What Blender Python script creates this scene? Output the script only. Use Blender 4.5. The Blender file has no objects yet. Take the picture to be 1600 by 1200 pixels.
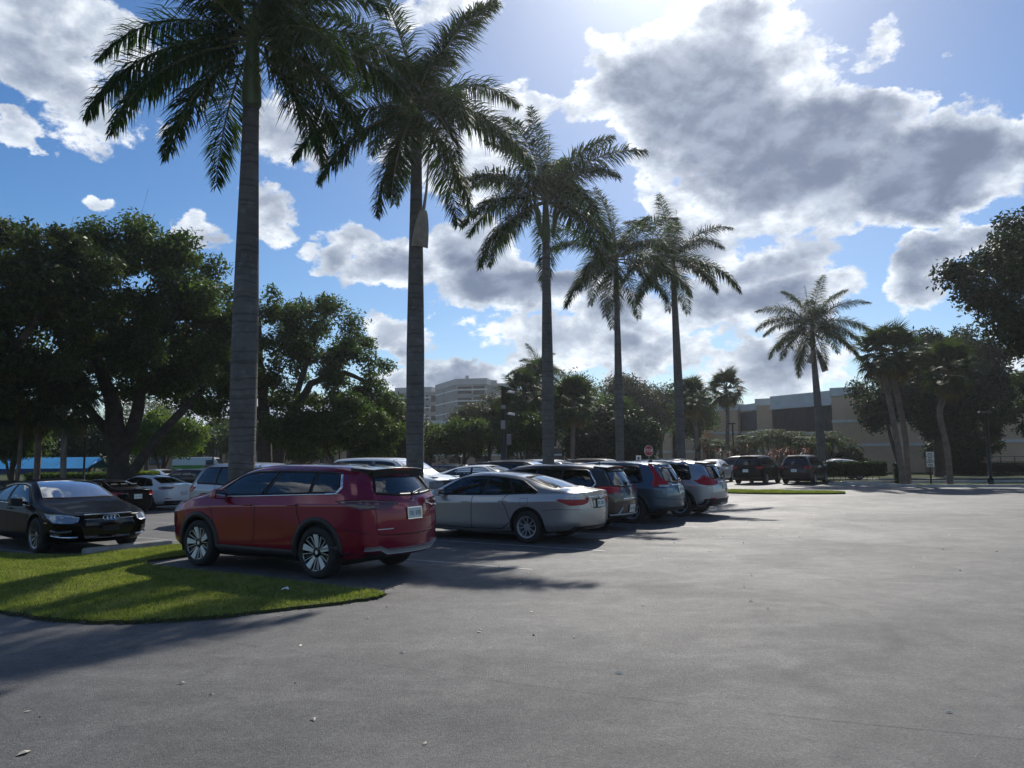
import bpy, bmesh, math, random
import numpy as np
from mathutils import Vector, Matrix
from mathutils.bvhtree import BVHTree

R = math.radians
SC = bpy.context.scene
COL = SC.collection

# ---------------------------------------------------------------- camera
cam_d = bpy.data.cameras.new('camera')
cam_d.sensor_width = 36.0
cam_d.lens = 27.0
cam_d.clip_start = 0.1
cam_d.clip_end = 4000
cam = bpy.data.objects.new('camera', cam_d)
COL.objects.link(cam)
cam.matrix_world = Matrix.Translation((0, 0, 1.75)) @ Matrix.Rotation(R(90 + 5.42), 4, 'X') @ Matrix.Rotation(R(-0.4), 4, 'Z')
SC.camera = cam

# ---------------------------------------------------------------- sun direction
SUN_AZ, SUN_EL = 13.5, 38.0            # degrees right of +Y, above the horizon
SUN = Vector((math.sin(R(SUN_AZ)) * math.cos(R(SUN_EL)), math.cos(R(SUN_AZ)) * math.cos(R(SUN_EL)), math.sin(R(SUN_EL))))

SC.view_settings.view_transform = 'Standard'
SC.view_settings.look = 'None'
SC.view_settings.exposure = 0.0
SC.view_settings.gamma = 1.0
SC.view_settings.use_curve_mapping = False
SC.render.engine = 'CYCLES'
SC.cycles.use_denoising = True
SC.cycles.max_bounces = 8
SC.cycles.transparent_max_bounces = 12
SC.cycles.sample_clamp_indirect = 6.0


class NT:
    """small helper round a node tree"""
    def __init__(self, tree):
        self.t = tree
        tree.nodes.clear()
    def n(self, kind, **kw):
        nd = self.t.nodes.new(kind)
        for k, v in kw.items():
            setattr(nd, k, v)
        return nd
    def put(self, sock, v):
        if isinstance(v, bpy.types.NodeSocket):
            self.t.links.new(v, sock)
        elif v is not None:
            sock.default_value = v
    def m(self, op, a, b=None, c=None, clamp=False):
        nd = self.n('ShaderNodeMath', operation=op, use_clamp=clamp)
        self.put(nd.inputs[0], a)
        if b is not None: self.put(nd.inputs[1], b)
        if c is not None: self.put(nd.inputs[2], c)
        return nd.outputs[0]
    def vm(self, op, a, b=None, c=None):
        nd = self.n('ShaderNodeVectorMath', operation=op)
        self.put(nd.inputs[0], a)
        if b is not None: self.put(nd.inputs[1], b)
        if c is not None: self.put(nd.inputs[2], c)
        return nd.outputs['Value' if op in ('LENGTH', 'DOT_PRODUCT', 'DISTANCE') else 'Vector']
    def ss(self, v, lo, hi, a=0.0, b=1.0):
        nd = self.n('ShaderNodeMapRange', interpolation_type='SMOOTHSTEP')
        for i, x in enumerate((v, lo, hi, a, b)):
            self.put(nd.inputs[i], x)
        return nd.outputs[0]
    def noise(self, vec, scale, detail=4, rough=0.55, dist=0.0, col=False):
        nd = self.n('ShaderNodeTexNoise')
        self.put(nd.inputs['Vector'], vec)
        nd.inputs['Scale'].default_value = scale
        nd.inputs['Detail'].default_value = detail
        nd.inputs['Roughness'].default_value = rough
        nd.inputs['Distortion'].default_value = dist
        return nd.outputs['Color' if col else 'Fac']
    def mix(self, f, a, b, mode='MIX'):
        nd = self.n('ShaderNodeMix', data_type='RGBA', blend_type=mode)
        self.put(nd.inputs[0], f)
        self.put(nd.inputs[6], a)
        self.put(nd.inputs[7], b)
        return nd.outputs[2]


def c4(c):
    return (c[0], c[1], c[2], 1.0)


# ---------------------------------------------------------------- world: Nishita sky with cumulus
world = bpy.data.worlds.new('World')
SC.world = world
world.use_nodes = True
W = NT(world.node_tree)
sky = W.n('ShaderNodeTexSky', sky_type='NISHITA')
sky.sun_disc = False
sky.sun_elevation = R(SUN_EL)
sky.sun_rotation = R(SUN_AZ)
sky.altitude = 0
sky.air_density = 1.0
sky.dust_density = 0.25
sky.ozone_density = 3.5
SKY_STRENGTH = 0.10
tc = W.n('ShaderNodeTexCoord')
dirv = tc.outputs['Generated']
sep = W.n('ShaderNodeSeparateXYZ')
W.put(sep.inputs[0], dirv)
az = W.m('ARCTAN2', sep.outputs[0], sep.outputs[1])
el = W.m('ARCSINE', sep.outputs[2])
azd = W.m('MULTIPLY', az, 57.2958)
eld = W.m('MULTIPLY', el, 57.2958)
P = W.n('ShaderNodeCombineXYZ')
W.put(P.inputs[0], azd)
W.put(P.inputs[1], eld)
# domain warp makes the cloud outlines billow
stretch = W.vm('MULTIPLY', dirv, (1.0, 1.0, 1.5))
w1 = W.noise(stretch, 7.0, 3, 0.55, col=True)
w2 = W.noise(stretch, 26.0, 4, 0.6, col=True)
warp = W.vm('MULTIPLY_ADD', W.vm('SUBTRACT', w1, (0.5, 0.5, 0.5)), (9.0, 6.0, 0), P.outputs[0])
warp = W.vm('MULTIPLY_ADD', W.vm('SUBTRACT', w2, (0.5, 0.5, 0.5)), (3.2, 2.4, 0), warp)
CLOUDS = [
(16.1, 25.0, 8.7, 6.1, 1.0),(10.5, 26.8, 6.2, 3.7, 0.9),(20.8, 20.3, 10.3, 4.6, 1.0),(28.9, 18.2, 7.5, 3.4, 1.0),
(33.6, 18.7, 3.8, 1.9, 0.8),(17.2, 29.6, 5.0, 2.3, 0.8),(7.1, 28.2, 3.4, 2.4, 0.6),(6.3, 25.0, 2.5, 2.5, 0.45),
(26.2, 26.9, 1.4, 1.7, 0.35),(30.7, 24.3, 0.8, 0.5, 0.35),(27.2, 21.9, 3.5, 2.0, 0.7),(-32.8, 25.4, 6.0, 3.9, 0.65),
(-28.3, 26.8, 4.3, 2.6, 0.45),(-34.2, 20.1, 1.4, 1.5, 0.5),(-30.4, 22.2, 3.3, 2.3, 0.35),(-27.3, 22.0, 2.0, 1.2, 0.3),
(-24.8, 21.7, 1.2, 0.9, 0.35),(-16.5, 22.9, 3.6, 2.9, 0.55),(-4.8, 31.7, 4.5, 1.1, 0.45),(0.6, 25.3, 3.7, 1.9, 0.6),
(-3.8, 21.2, 5.9, 3.5, 0.6),(-29.5, 16.5, 1.2, 0.7, 0.35),(-21.8, 15.1, 2.5, 1.3, 0.6),(-17.2, 17.5, 1.9, 1.7, 0.55),
(-13.3, 14.6, 2.8, 1.8, 0.55),(-9.6, 13.4, 4.2, 2.1, 0.7),(-2.9, 14.9, 5.8, 2.6, 0.8),(0.1, 12.6, 7.7, 2.6, 0.9),
(-8.1, 9.2, 3.8, 1.6, 0.65),(-4.8, 5.9, 6.2, 1.8, 0.8),(7.7, 10.0, 5.7, 2.8, 0.8),(10.0, 7.2, 5.1, 2.1, 0.7),
(13.3, 15.3, 3.7, 2.7, 0.55),(18.4, 13.2, 5.2, 2.7, 0.8),(20.4, 10.8, 4.7, 2.7, 0.8),(16.5, 10.6, 5.8, 2.7, 0.8),
(19.0, 6.4, 6.4, 2.7, 0.85),(23.2, 15.3, 2.1, 0.9, 0.35),(12.2, 17.6, 2.8, 2.0, 0.55),(28.5, 11.7, 2.6, 2.5, 0.7),
(30.1, 13.2, 3.6, 1.8, 0.75),(33.0, 13.9, 2.7, 1.6, 0.7),(2.9, 8.3, 5.7, 2.4, 0.6),(-17.6, 3.5, 8.6, 2.0, 0.6),
(32.4, 3.6, 3.1, 2.4, 0.4),(-23.5, 2.9, 4.8, 1.7, 0.6),
# the same weather goes on round the horizon and overhead
(-52, 24, 9, 5, .8),(-75, 15, 12, 5, .8),(-66, 38, 9, 5, .6),(52, 12, 10, 5, .8),(66, 30, 11, 6, .8),(88, 14, 12, 6, .8),(0, 50, 9, 5, .5),
(-30, 48, 10, 5, .5),(36, 46, 10, 6, .6),(-100, 28, 12, 7, .7),(115, 26, 14, 7, .8),(140, 12, 12, 5, .8),(165, 30, 14, 8, .8),(-135, 14, 14, 5, .8),
(-160, 32, 12, 7, .7),(-118, 50, 16, 6, .5),(90, 52, 16, 7, .5),(178, 10, 10, 4, .7)]
acc = None
for (ca, ce, ra, re_, wt) in CLOUDS:
    q_ = 1.0 if ce > 17.5 else 0.95
    ra *= q_; re_ *= q_
    v = W.vm('MULTIPLY_ADD', warp, (1 / ra, 1 / re_, 0), (-ca / ra, -ce / re_, 0))
    d2 = W.vm('DOT_PRODUCT', v, v)
    f = W.m('MULTIPLY_ADD', d2, -wt, wt)           # wt * (1 - r^2)
    acc = f if acc is None else W.m('SMOOTH_MAX', acc, f, 0.25)
billow = W.noise(stretch, 13.0, 9, 0.58, 0.2)
# relief: compare the billows with those a little nearer the sun
toward = W.vm('MULTIPLY_ADD', W.vm('SUBTRACT', tuple(SUN), dirv), (0.06, 0.06, 0.08), stretch)
relief = W.m('SUBTRACT', W.noise(stretch, 14.0, 7, 0.58, 0.2), W.noise(toward, 14.0, 7, 0.58, 0.2))
fine = W.noise(stretch, 48.0, 6, 0.65)
low = W.ss(eld, 0.5, 7.0, 0.15, 0.0)
dens = W.m('ADD', acc, W.m('MULTIPLY_ADD', billow, 1.7, -0.86))
dens = W.m('ADD', dens, W.m('MULTIPLY_ADD', fine, 0.8, -0.4))
dens = W.m('ADD', dens, low)
mask = W.ss(dens, 0.03, 0.33)
thick = W.ss(W.m('ADD', W.m('MULTIPLY', acc, 1.0), W.m('MULTIPLY_ADD', W.noise(stretch, 8.0, 5, 0.5), 0.9, -0.45)), 0.3, 0.86)
sund = W.vm('DOT_PRODUCT', dirv, tuple(SUN))
near = W.m('POWER', W.m('MAXIMUM', sund, 0.0), 40.0)
vnear = W.m('POWER', W.m('MAXIMUM', sund, 0.0), 90.0)
c_lit = W.mix(near, (0.72, 0.79, 0.88, 1), (1.2, 1.24, 1.28, 1))
c_core = W.mix(near, (0.26, 0.31, 0.42, 1), (0.36, 0.42, 0.53, 1))
rim = W.ss(dens, 0.12, 0.62, 1.0, 0.0)
c_lit = W.mix(rim, c_lit, W.mix(near, (0.9, 0.93, 0.97, 1), (1.5, 1.5, 1.5, 1)))
ccol = W.mix(thick, c_lit, c_core)
lit_side = W.ss(relief, -0.16, 0.2)
ccol = W.mix(1.0, ccol, W.mix(lit_side, (0.66, 0.70, 0.77, 1), (1.28, 1.27, 1.25, 1)), 'MULTIPLY')
hs = W.n('ShaderNodeHueSaturation'); hs.inputs['Hue'].default_value = 0.504
W.put(hs.inputs['Saturation'], W.m('MULTIPLY_ADD', W.m('POWER', W.m('MAXIMUM', sund, 0.0), 14.0), -0.45, 1.25)); hs.inputs['Value'].default_value = 1.0
W.put(hs.inputs['Color'], sky.outputs[0])
skyc = W.mix(1.0, hs.outputs[0], (SKY_STRENGTH,) * 3 + (1,), 'MULTIPLY')
skyc = W.mix(W.m('MULTIPLY', vnear, 0.38), skyc, (1.6, 1.75, 1.9, 1), 'ADD')
allc = W.mix(W.m('MULTIPLY', mask, 0.97), skyc, ccol)
bg = W.n('ShaderNodeBackground')
W.put(bg.inputs[0], allc)
bg.inputs[1].default_value = 1.0
out = W.n('ShaderNodeOutputWorld')
W.put(out.inputs[0], bg.outputs[0])
world.cycles.sampling_method = 'MANUAL'
world.cycles.sample_map_resolution = 512

sun_d = bpy.data.lights.new('sun', 'SUN')
sun_d.energy = 4.8
sun_d.angle = R(0.5)
sun_d.color = (1.0, 0.95, 0.87)
sun = bpy.data.objects.new('sun', sun_d)
COL.objects.link(sun)
sun.rotation_mode = 'QUATERNION'
sun.rotation_quaternion = SUN.to_track_quat('Z', 'Y')

# ---------------------------------------------------------------- helpers
OX, OY = -2.887, 11.387
AL = (0.5226, 0.8526)       # along the rows of cars, away from the camera
PP = (-0.8526, 0.5226)      # across the rows, towards the palms
HEAD = math.atan2(PP[1], PP[0])

def ap(a, p):
    return (OX + a * AL[0] + p * PP[0], OY + a * AL[1] + p * PP[1])

def perp_of(x, y):
    return (x - OX) * PP[0] + (y - OY) * PP[1]

def gz(x, y):
    """height of the paving: it falls 0.4 m between the two double rows"""
    return -0.4 * min(1, max(0, (perp_of(x, y) - 11.0) / 9.0))

def link(o, parent=None):
    COL.objects.link(o)
    if parent is not None:
        o.parent = parent
    return o

def tag(o, label, cat, group=None):
    o['label'] = label
    o['category'] = cat
    if group: o['group'] = group
    return o

def empty(name, loc=(0, 0, 0), rz=0.0):
    o = bpy.data.objects.new(name, None)
    o.location = loc
    o.rotation_euler = (0, 0, rz)
    o.empty_display_size = 0.3
    return link(o)

def mesh_obj(name, verts, faces, mat, parent=None, smooth=False):
    me = bpy.data.meshes.new(name)
    me.from_pydata([tuple(v) for v in verts], [], faces)
    if smooth:
        me.polygons.foreach_set('use_smooth', [True] * len(me.polygons))
    me.materials.append(mat)
    return link(bpy.data.objects.new(name, me), parent)

def mesh_np(name, verts, nper, mat, smooth=False):
    """verts: (n*nper, 3); every nper vertices make one face"""
    v = np.asarray(verts, dtype=np.float32).reshape(-1, 3)
    nf = len(v) // nper
    me = bpy.data.meshes.new(name)
    me.vertices.add(len(v)); me.vertices.foreach_set('co', v.ravel())
    me.loops.add(len(v)); me.loops.foreach_set('vertex_index', np.arange(len(v), dtype=np.int32))
    me.polygons.add(nf)
    me.polygons.foreach_set('loop_start', np.arange(0, len(v), nper, dtype=np.int32))
    me.polygons.foreach_set('loop_total', np.full(nf, nper, dtype=np.int32))
    me.update(calc_edges=True)
    me.materials.append(mat)
    return me

class MB:
    def __init__(s):
        s.v = []; s.f = []
    def add(s, vs, fs):
        k = len(s.v)
        s.v += [tuple(v) for v in vs]
        s.f += [tuple(i + k for i in f) for f in fs]
        return s
    def box(s, x0, x1, y0, y1, z0, z1, M=None):
        vs = [Vector((x, y, z)) for z in (z0, z1) for y in (y0, y1) for x in (x0, x1)]
        if M is not None: vs = [M @ v for v in vs]
        return s.add(vs, [(0, 2, 3, 1), (4, 5, 7, 6), (0, 1, 5, 4), (2, 6, 7, 3), (0, 4, 6, 2), (1, 3, 7, 5)])
    def tube(s, path, rad, n=8, cap=True):
        path = [Vector(p) for p in path]
        rings = []
        ref = Vector((0.13, 0.97, 0.2))
        for i, p in enumerate(path):
            t = (path[min(i + 1, len(path) - 1)] - path[max(i - 1, 0)]).normalized()
            if abs(t.dot(ref)) > 0.95: ref = Vector((1, 0.1, 0.1))
            a = t.cross(ref).normalized(); b = t.cross(a).normalized()
            ref = -b if False else ref
            r = rad[i] if hasattr(rad, '__len__') else rad
            rings.append([p + a * (r * math.cos(2 * math.pi * j / n)) + b * (r * math.sin(2 * math.pi * j / n)) for j in range(n)])
        vs = [v for r_ in rings for v in r_]
        fs = []
        for i in range(len(path) - 1):
            for j in range(n):
                k = (j + 1) % n
                fs.append((i * n + j, i * n + k, (i + 1) * n + k, (i + 1) * n + j))
        if cap:
            fs.append(tuple(range(n))); fs.append(tuple((len(path) - 1) * n + j for j in reversed(range(n))))
        return s.add(vs, fs)
    def prism(s, poly, z0, z1, M=None):
        n = len(poly)
        vs = [Vector((x, y, z0)) for x, y in poly] + [Vector((x, y, z1)) for x, y in poly]
        if M is not None: vs = [M @ v for v in vs]
        fs = [tuple(reversed(range(n))), tuple(range(n, 2 * n))]
        fs += [(i, (i + 1) % n, n + (i + 1) % n, n + i) for i in range(n)]
        return s.add(vs, fs)
    def ob(s, name, mat, parent=None, smooth=False, bevel=0):
        o = mesh_obj(name, s.v, s.f, mat, parent, smooth)
        if bevel:
            b = o.modifiers.new('bevel', 'BEVEL'); b.width = bevel; b.segments = 2; b.limit_method = 'ANGLE'
        return o

def copy_thing(root, loc, rz=None, scale=None, label=None):
    c = root.copy(); COL.objects.link(c)
    c.location = loc
    if rz is not None: c.rotation_euler = (0, 0, rz)
    if scale is not None: c.scale = (scale,) * 3
    if label: c['label'] = label
    for ch in root.children:
        d = ch.copy(); COL.objects.link(d); d.parent = c
        for g in ch.children:
            e = g.copy(); COL.objects.link(e); e.parent = d
    return c

# ---------------------------------------------------------------- materials
MATS = {}
def mat(name, col, rough=0.6, metal=0.0, var=0.0, vscale=3.0, bump=0.0, bscale=40.0, spec=0.5, coat=0.0, detail=5):
    if name in MATS: return MATS[name]
    m = bpy.data.materials.new(name); m.use_nodes = True
    t = NT(m.node_tree)
    b = t.n('ShaderNodeBsdfPrincipled')
    o = t.n('ShaderNodeOutputMaterial')
    t.put(o.inputs[0], b.outputs[0])
    b.inputs['Roughness'].default_value = rough
    b.inputs['Metallic'].default_value = metal
    b.inputs['Specular IOR Level'].default_value = spec
    b.inputs['Coat Weight'].default_value = coat
    b.inputs['Coat Roughness'].default_value = 0.06
    tcn = t.n('ShaderNodeTexCoord').outputs['Object']
    if var > 0:
        f = t.noise(tcn, vscale, detail, 0.6)
        t.put(b.inputs['Base Color'], t.mix(t.ss(f, 0.25, 0.75), c4([x * (1 - var) for x in col]), c4([min(1, x * (1 + var)) for x in col])))
    else:
        b.inputs['Base Color'].default_value = c4(col)
    if bump > 0:
        bp = t.n('ShaderNodeBump'); bp.inputs['Strength'].default_value = 1.0; bp.inputs['Distance'].default_value = bump
        t.put(bp.inputs['Height'], t.noise(tcn, bscale, 4, 0.6))
        t.put(b.inputs['Normal'], bp.outputs[0])
    MATS[name] = m
    return m

def leaf_mat(name, c1, c2, trans=0.35, rough=0.45, scale=1.2, c3=None, spec=0.22, world_space=True):
    if name in MATS: return MATS[name]
    m = bpy.data.materials.new(name); m.use_nodes = True
    t = NT(m.node_tree)
    b = t.n('ShaderNodeBsdfPrincipled'); b.inputs['Roughness'].default_value = max(rough, .56)
    b.inputs['Specular IOR Level'].default_value = spec
    tr = t.n('ShaderNodeBsdfTranslucent')
    mx = t.n('ShaderNodeMixShader'); mx.inputs[0].default_value = trans
    o = t.n('ShaderNodeOutputMaterial')
    geo = t.n('ShaderNodeNewGeometry')
    pos = geo.outputs['Position'] if world_space else t.n('ShaderNodeTexCoord').outputs['Object']
    f = t.noise(pos, scale, 3, 0.6)
    g = t.noise(pos, 9.0, 2, 0.7)
    col = t.mix(t.ss(f, 0.3, 0.7), c4(c1), c4(c2))
    if c3:
        col = t.mix(t.ss(g, 0.6, 0.72), col, c4(c3))
    col = t.mix(1.0, col, t.mix(t.ss(g, 0.3, 0.7), (0.75, 0.75, 0.75, 1), (1.25, 1.25, 1.2, 1)), 'MULTIPLY')
    t.put(b.inputs['Base Color'], col)
    t.put(tr.inputs[0], t.mix(1.0, col, (1.1, 1.25, 0.5, 1), 'MULTIPLY'))
    t.put(mx.inputs[1], b.outputs[0]); t.put(mx.inputs[2], tr.outputs[0]); t.put(o.inputs[0], mx.outputs[0])
    MATS[name] = m
    return m
# ================================================================ THE GROUND
def asphalt_mat():
    m = bpy.data.materials.new('asphalt'); m.use_nodes = True
    t = NT(m.node_tree)
    b = t.n('ShaderNodeBsdfPrincipled'); o = t.n('ShaderNodeOutputMaterial')
    pos = t.n('ShaderNodeNewGeometry').outputs['Position']
    # broad worn patches, stretched along the direction cars drive
    mp = t.n('ShaderNodeMapping'); t.put(mp.inputs['Vector'], pos)
    mp.inputs['Rotation'].default_value = (0, 0, -R(58)); mp.inputs['Scale'].default_value = (0.7, 1.0, 1)
    big = t.noise(mp.outputs[0], 0.32, 6, 0.6, 0.6)
    mid = t.noise(mp.outputs[0], 1.3, 6, 0.65, 0.9)
    blot = t.noise(pos, 0.22, 5, 0.6, 1.0)
    grain = t.noise(pos, 75.0, 3, 0.8)
    grain2 = t.noise(pos, 30.0, 6, 0.9)
    base = t.mix(t.ss(big, 0.3, 0.72), (0.088, 0.087, 0.087, 1), (0.112, 0.11, 0.108, 1))
    base = t.mix(t.m('MULTIPLY', t.ss(mid, 0.42, 0.7), 0.6), base, (0.158, 0.155, 0.15, 1))
    base = t.mix(t.m('MULTIPLY', t.ss(blot, 0.52, 0.68), 0.38), base, (0.05, 0.05, 0.052, 1))
    # aggregate: light and dark grit
    base = t.mix(t.m('MULTIPLY', t.ss(grain, 0.54, 0.68), 0.85), base, (0.19, 0.185, 0.18, 1))
    base = t.mix(t.m('MULTIPLY', t.ss(grain, 0.46, 0.33), 0.85), base, (0.022, 0.022, 0.023, 1))
    base = t.mix(1.0, base, t.mix(t.ss(grain2, 0.3, 0.7), (0.5, 0.5, 0.51, 1), (1.5, 1.49, 1.47, 1)), 'MULTIPLY')
    # hairline cracks
    wv = t.vm('ADD', pos, t.vm('MULTIPLY', t.vm('SUBTRACT', t.noise(pos, 0.9, 5, 0.6, col=True), (0.5, 0.5, 0.5)), (2.2, 2.2, 0)))
    vo = t.n('ShaderNodeTexVoronoi', feature='DISTANCE_TO_EDGE'); t.put(vo.inputs['Vector'], wv); vo.inputs['Scale'].default_value = 0.13
    crack = t.ss(vo.outputs['Distance'], 0.0009, 0.0034, 1.0, 0.0)
    crack = t.m('MULTIPLY', crack, t.ss(t.noise(pos, 0.2, 3, 0.6), 0.6, 0.68))
    base = t.mix(t.m('MULTIPLY', crack, 0.75), base, (0.012, 0.012, 0.012, 1))
    # oil drips, gum and small stains
    v2 = t.n('ShaderNodeTexVoronoi', feature='F1'); t.put(v2.inputs['Vector'], t.vm('ADD', pos, t.vm('MULTIPLY', t.noise(pos, 9, 3, .6, col=True), (.12, .12, 0)))); v2.inputs['Scale'].default_value = 1.1
    sx = t.n('ShaderNodeSeparateXYZ'); t.put(sx.inputs[0], v2.outputs['Color'])
    size = t.m('MULTIPLY', sx.outputs[0], 0.075)
    spot = t.m('MULTIPLY', t.ss(t.m('SUBTRACT', v2.outputs['Distance'], size), -0.03, 0.0, 1.0, 0.0), t.m('GREATER_THAN', sx.outputs[1], 0.45))
    base = t.mix(t.m('MULTIPLY', spot, 0.5), base, (0.03, 0.03, 0.031, 1))
    patch = t.noise(pos, 4.5, 6, 0.75)
    base = t.mix(1.0, base, t.mix(t.ss(patch, 0.3, 0.7), (0.8, 0.8, 0.81, 1), (1.2, 1.2, 1.19, 1)), 'MULTIPLY')
    # scuff arcs from turning tyres
    def arc(cx, cy, r, w, s, e0):
        d = t.vm('DISTANCE', t.vm('MULTIPLY', pos, (1, 1, 0)), (cx, cy, 0))
        d = t.m('ADD', d, t.m('MULTIPLY_ADD', t.noise(pos, 0.8, 4, 0.6), 0.5, -0.25))
        k = t.ss(t.m('ABSOLUTE', t.m('SUBTRACT', d, r)), w * 0.3, w, 1.0, 0.0)
        px_ = t.n('ShaderNodeSeparateXYZ'); t.put(px_.inputs[0], pos)
        side = t.ss(t.m('ADD', px_.outputs[0], t.m('MULTIPLY_ADD', t.noise(pos, 1.1, 4, 0.7), 1.6, -0.8)), cx + r * 0.45, cx + r * 0.85)   # only the outer part of a turn leaves rubber
        broken = t.ss(t.noise(pos, 1.7, 6, 0.75), 0.38, 0.62)
        return t.m('MULTIPLY', t.m('MULTIPLY', t.m('MULTIPLY', k, s), t.m('MULTIPLY', side, broken)), t.ss(t.noise(pos, 0.5, 4, 0.6), 0.42 + e0, 0.58 + e0))
    for a in ((1.25, 8.6, 2.6, 0.12, 0.55, -0.12), (1.2, 8.3, 3.1, 0.1, 0.45, -0.03), (9.5, 2.0, 6.8, 0.2, 0.5, -0.02), (-6.0, 3.5, 8.6, 0.16, 0.4, 0.03), (14.0, 17.0, 9.0, 0.25, 0.4, 0.0)):
        base = t.mix(arc(*a), base, (0.03, 0.03, 0.031, 1))
    t.put(b.inputs['Base Color'], base)
    t.put(b.inputs['Roughness'], t.ss(t.m('ADD', t.m('MULTIPLY', big, 0.6), t.m('MULTIPLY', mid, 0.4)), 0.3, 0.7, 0.72, 0.58))
    b.inputs['Specular IOR Level'].default_value = 0.4
    bp = t.n('ShaderNodeBump'); bp.inputs['Distance'].default_value = 0.012; bp.inputs['Strength'].default_value = 1.0
    t.put(bp.inputs['Height'], t.m('ADD', t.m('SUBTRACT', grain, t.m('MULTIPLY', crack, 2.0)), t.m('MULTIPLY', grain2, 0.8)))
    t.put(b.inputs['Normal'], bp.outputs[0])
    t.put(o.inputs[0], b.outputs[0])
    return m
M_ASPH = asphalt_mat()

def lawn_mat(name, c1, c2, c3, sc=1.0):
    m = bpy.data.materials.new(name); m.use_nodes = True
    t = NT(m.node_tree)
    b = t.n('ShaderNodeBsdfPrincipled'); o = t.n('ShaderNodeOutputMaterial')
    pos = t.n('ShaderNodeNewGeometry').outputs['Position']
    f = t.noise(pos, 0.6 * sc, 5, 0.65); g = t.noise(pos, 14.0 * sc, 5, 0.75)
    base = t.mix(t.ss(f, 0.35, 0.65), c4(c1), c4(c2))
    base = t.mix(t.m('MULTIPLY', t.ss(g, 0.5, 0.7), 0.7), base, c4(c3))
    t.put(b.inputs['Base Color'], base)
    b.inputs['Roughness'].default_value = 0.95; b.inputs['Specular IOR Level'].default_value = 0.1
    bp = t.n('ShaderNodeBump'); bp.inputs['Distance'].default_value = 0.05
    t.put(bp.inputs['Height'], g); t.put(b.inputs['Normal'], bp.outputs[0]); t.put(o.inputs[0], b.outputs[0])
    return m
M_LAWN = lawn_mat('lawn', (0.04, 0.055, 0.02), (0.06, 0.078, 0.03), (0.03, 0.035, 0.015))
M_SOIL = lawn_mat('turf_soil', (0.06, 0.08, 0.025), (0.10, 0.11, 0.04), (0.03, 0.028, 0.018), 2.0)
M_CONC = mat('concrete', (0.34, 0.33, 0.31), 0.85, var=0.25, vscale=4, bump=0.004, bscale=60)
M_PAINT = mat('road_paint', (0.27, 0.27, 0.265), 0.6, var=0.5, vscale=2.5, bump=0.002, bscale=80, detail=8)

def sheet(name, poly, m, lift, thick=0.0):
    """flat sheet that follows the paving's fall (cut where the fall starts and ends)"""
    bm = bmesh.new()
    bm.faces.new([bm.verts.new((x, y, 0)) for x, y in poly])
    for c in (11.0, 20.0):
        bmesh.ops.bisect_plane(bm, geom=bm.verts[:] + bm.edges[:] + bm.faces[:], plane_co=(OX + PP[0] * c, OY + PP[1] * c, 0), plane_no=(PP[0], PP[1], 0))
    if thick:
        r = bmesh.ops.extrude_face_region(bm, geom=bm.faces[:])
        top = [e for e in r['geom'] if isinstance(e, bmesh.types.BMVert)]
        for v in top: v.co.z += thick
    for v in bm.verts: v.co.z += gz(v.co.x, v.co.y) + lift
    bmesh.ops.recalc_face_normals(bm, faces=bm.faces[:])
    if not thick:
        for f in bm.faces:
            if f.normal.z < 0: f.normal_flip()
    me = bpy.data.meshes.new(name); bm.to_mesh(me); bm.free(); me.materials.append(m)
    return link(bpy.data.objects.new(name, me))

g = sheet('ground', [(-1500, -1500), (1500, -1500), (1500, 1500), (-1500, 1500)], M_LAWN, -0.012); g['kind'] = 'structure'
LOT = [(-70, -40), (70, -40), (70, 37), (28, 39.6), (21.5, 40.8), (18.6, 45.5), (19.4, 54), (8, 62), (-4.1, 65), (-48.5, -7.6)]
g = sheet('parking_lot', LOT, M_ASPH, 0.0); g['kind'] = 'structure'
g = sheet('service_road', [(20.5, 47.5), (90, 47.5), (90, 51), (21.5, 51)], mat('pale_paving', (0.22, 0.215, 0.21), 0.7, var=0.2, vscale=1.0), 0.0); g['kind'] = 'structure'

def ribbon_ground(name, pts, w, m, lift):
    bm = MB()
    for (x0, y0), (x1, y1) in zip(pts[:-1], pts[1:]):
        d = Vector((x1 - x0, y1 - y0, 0)).normalized(); n = Vector((-d.y, d.x, 0)) * w / 2
        z0 = gz(x0, y0) + lift; z1 = gz(x1, y1) + lift
        bm.add([(x0 - n.x, y0 - n.y, z0), (x0 + n.x, y0 + n.y, z0), (x1 + n.x, y1 + n.y, z1), (x1 - n.x, y1 - n.y, z1)], [(0, 3, 2, 1)])
    return bm.ob(name, m)

# parking bay lines (flat paint): row A, row B and row C
for k in range(0, 12):
    a = -0.36 + 2.7 * k
    o = ribbon_ground('bay_line', [ap(a, -2.3 if k else -.2), ap(a, 3.75)], 0.09, M_PAINT, 0.004); o['kind'] = 'structure'
    o = ribbon_ground('bay_line', [ap(a, 6.25), ap(a, 8.6), ap(a, 11.0), ap(a, 11.3)], 0.09, M_PAINT, 0.004); o['kind'] = 'structure'
    o = ribbon_ground('bay_line', [ap(a + 1.2, 20.4), ap(a + 1.2, 26)], 0.09, M_PAINT, 0.004); o['kind'] = 'structure'

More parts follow.
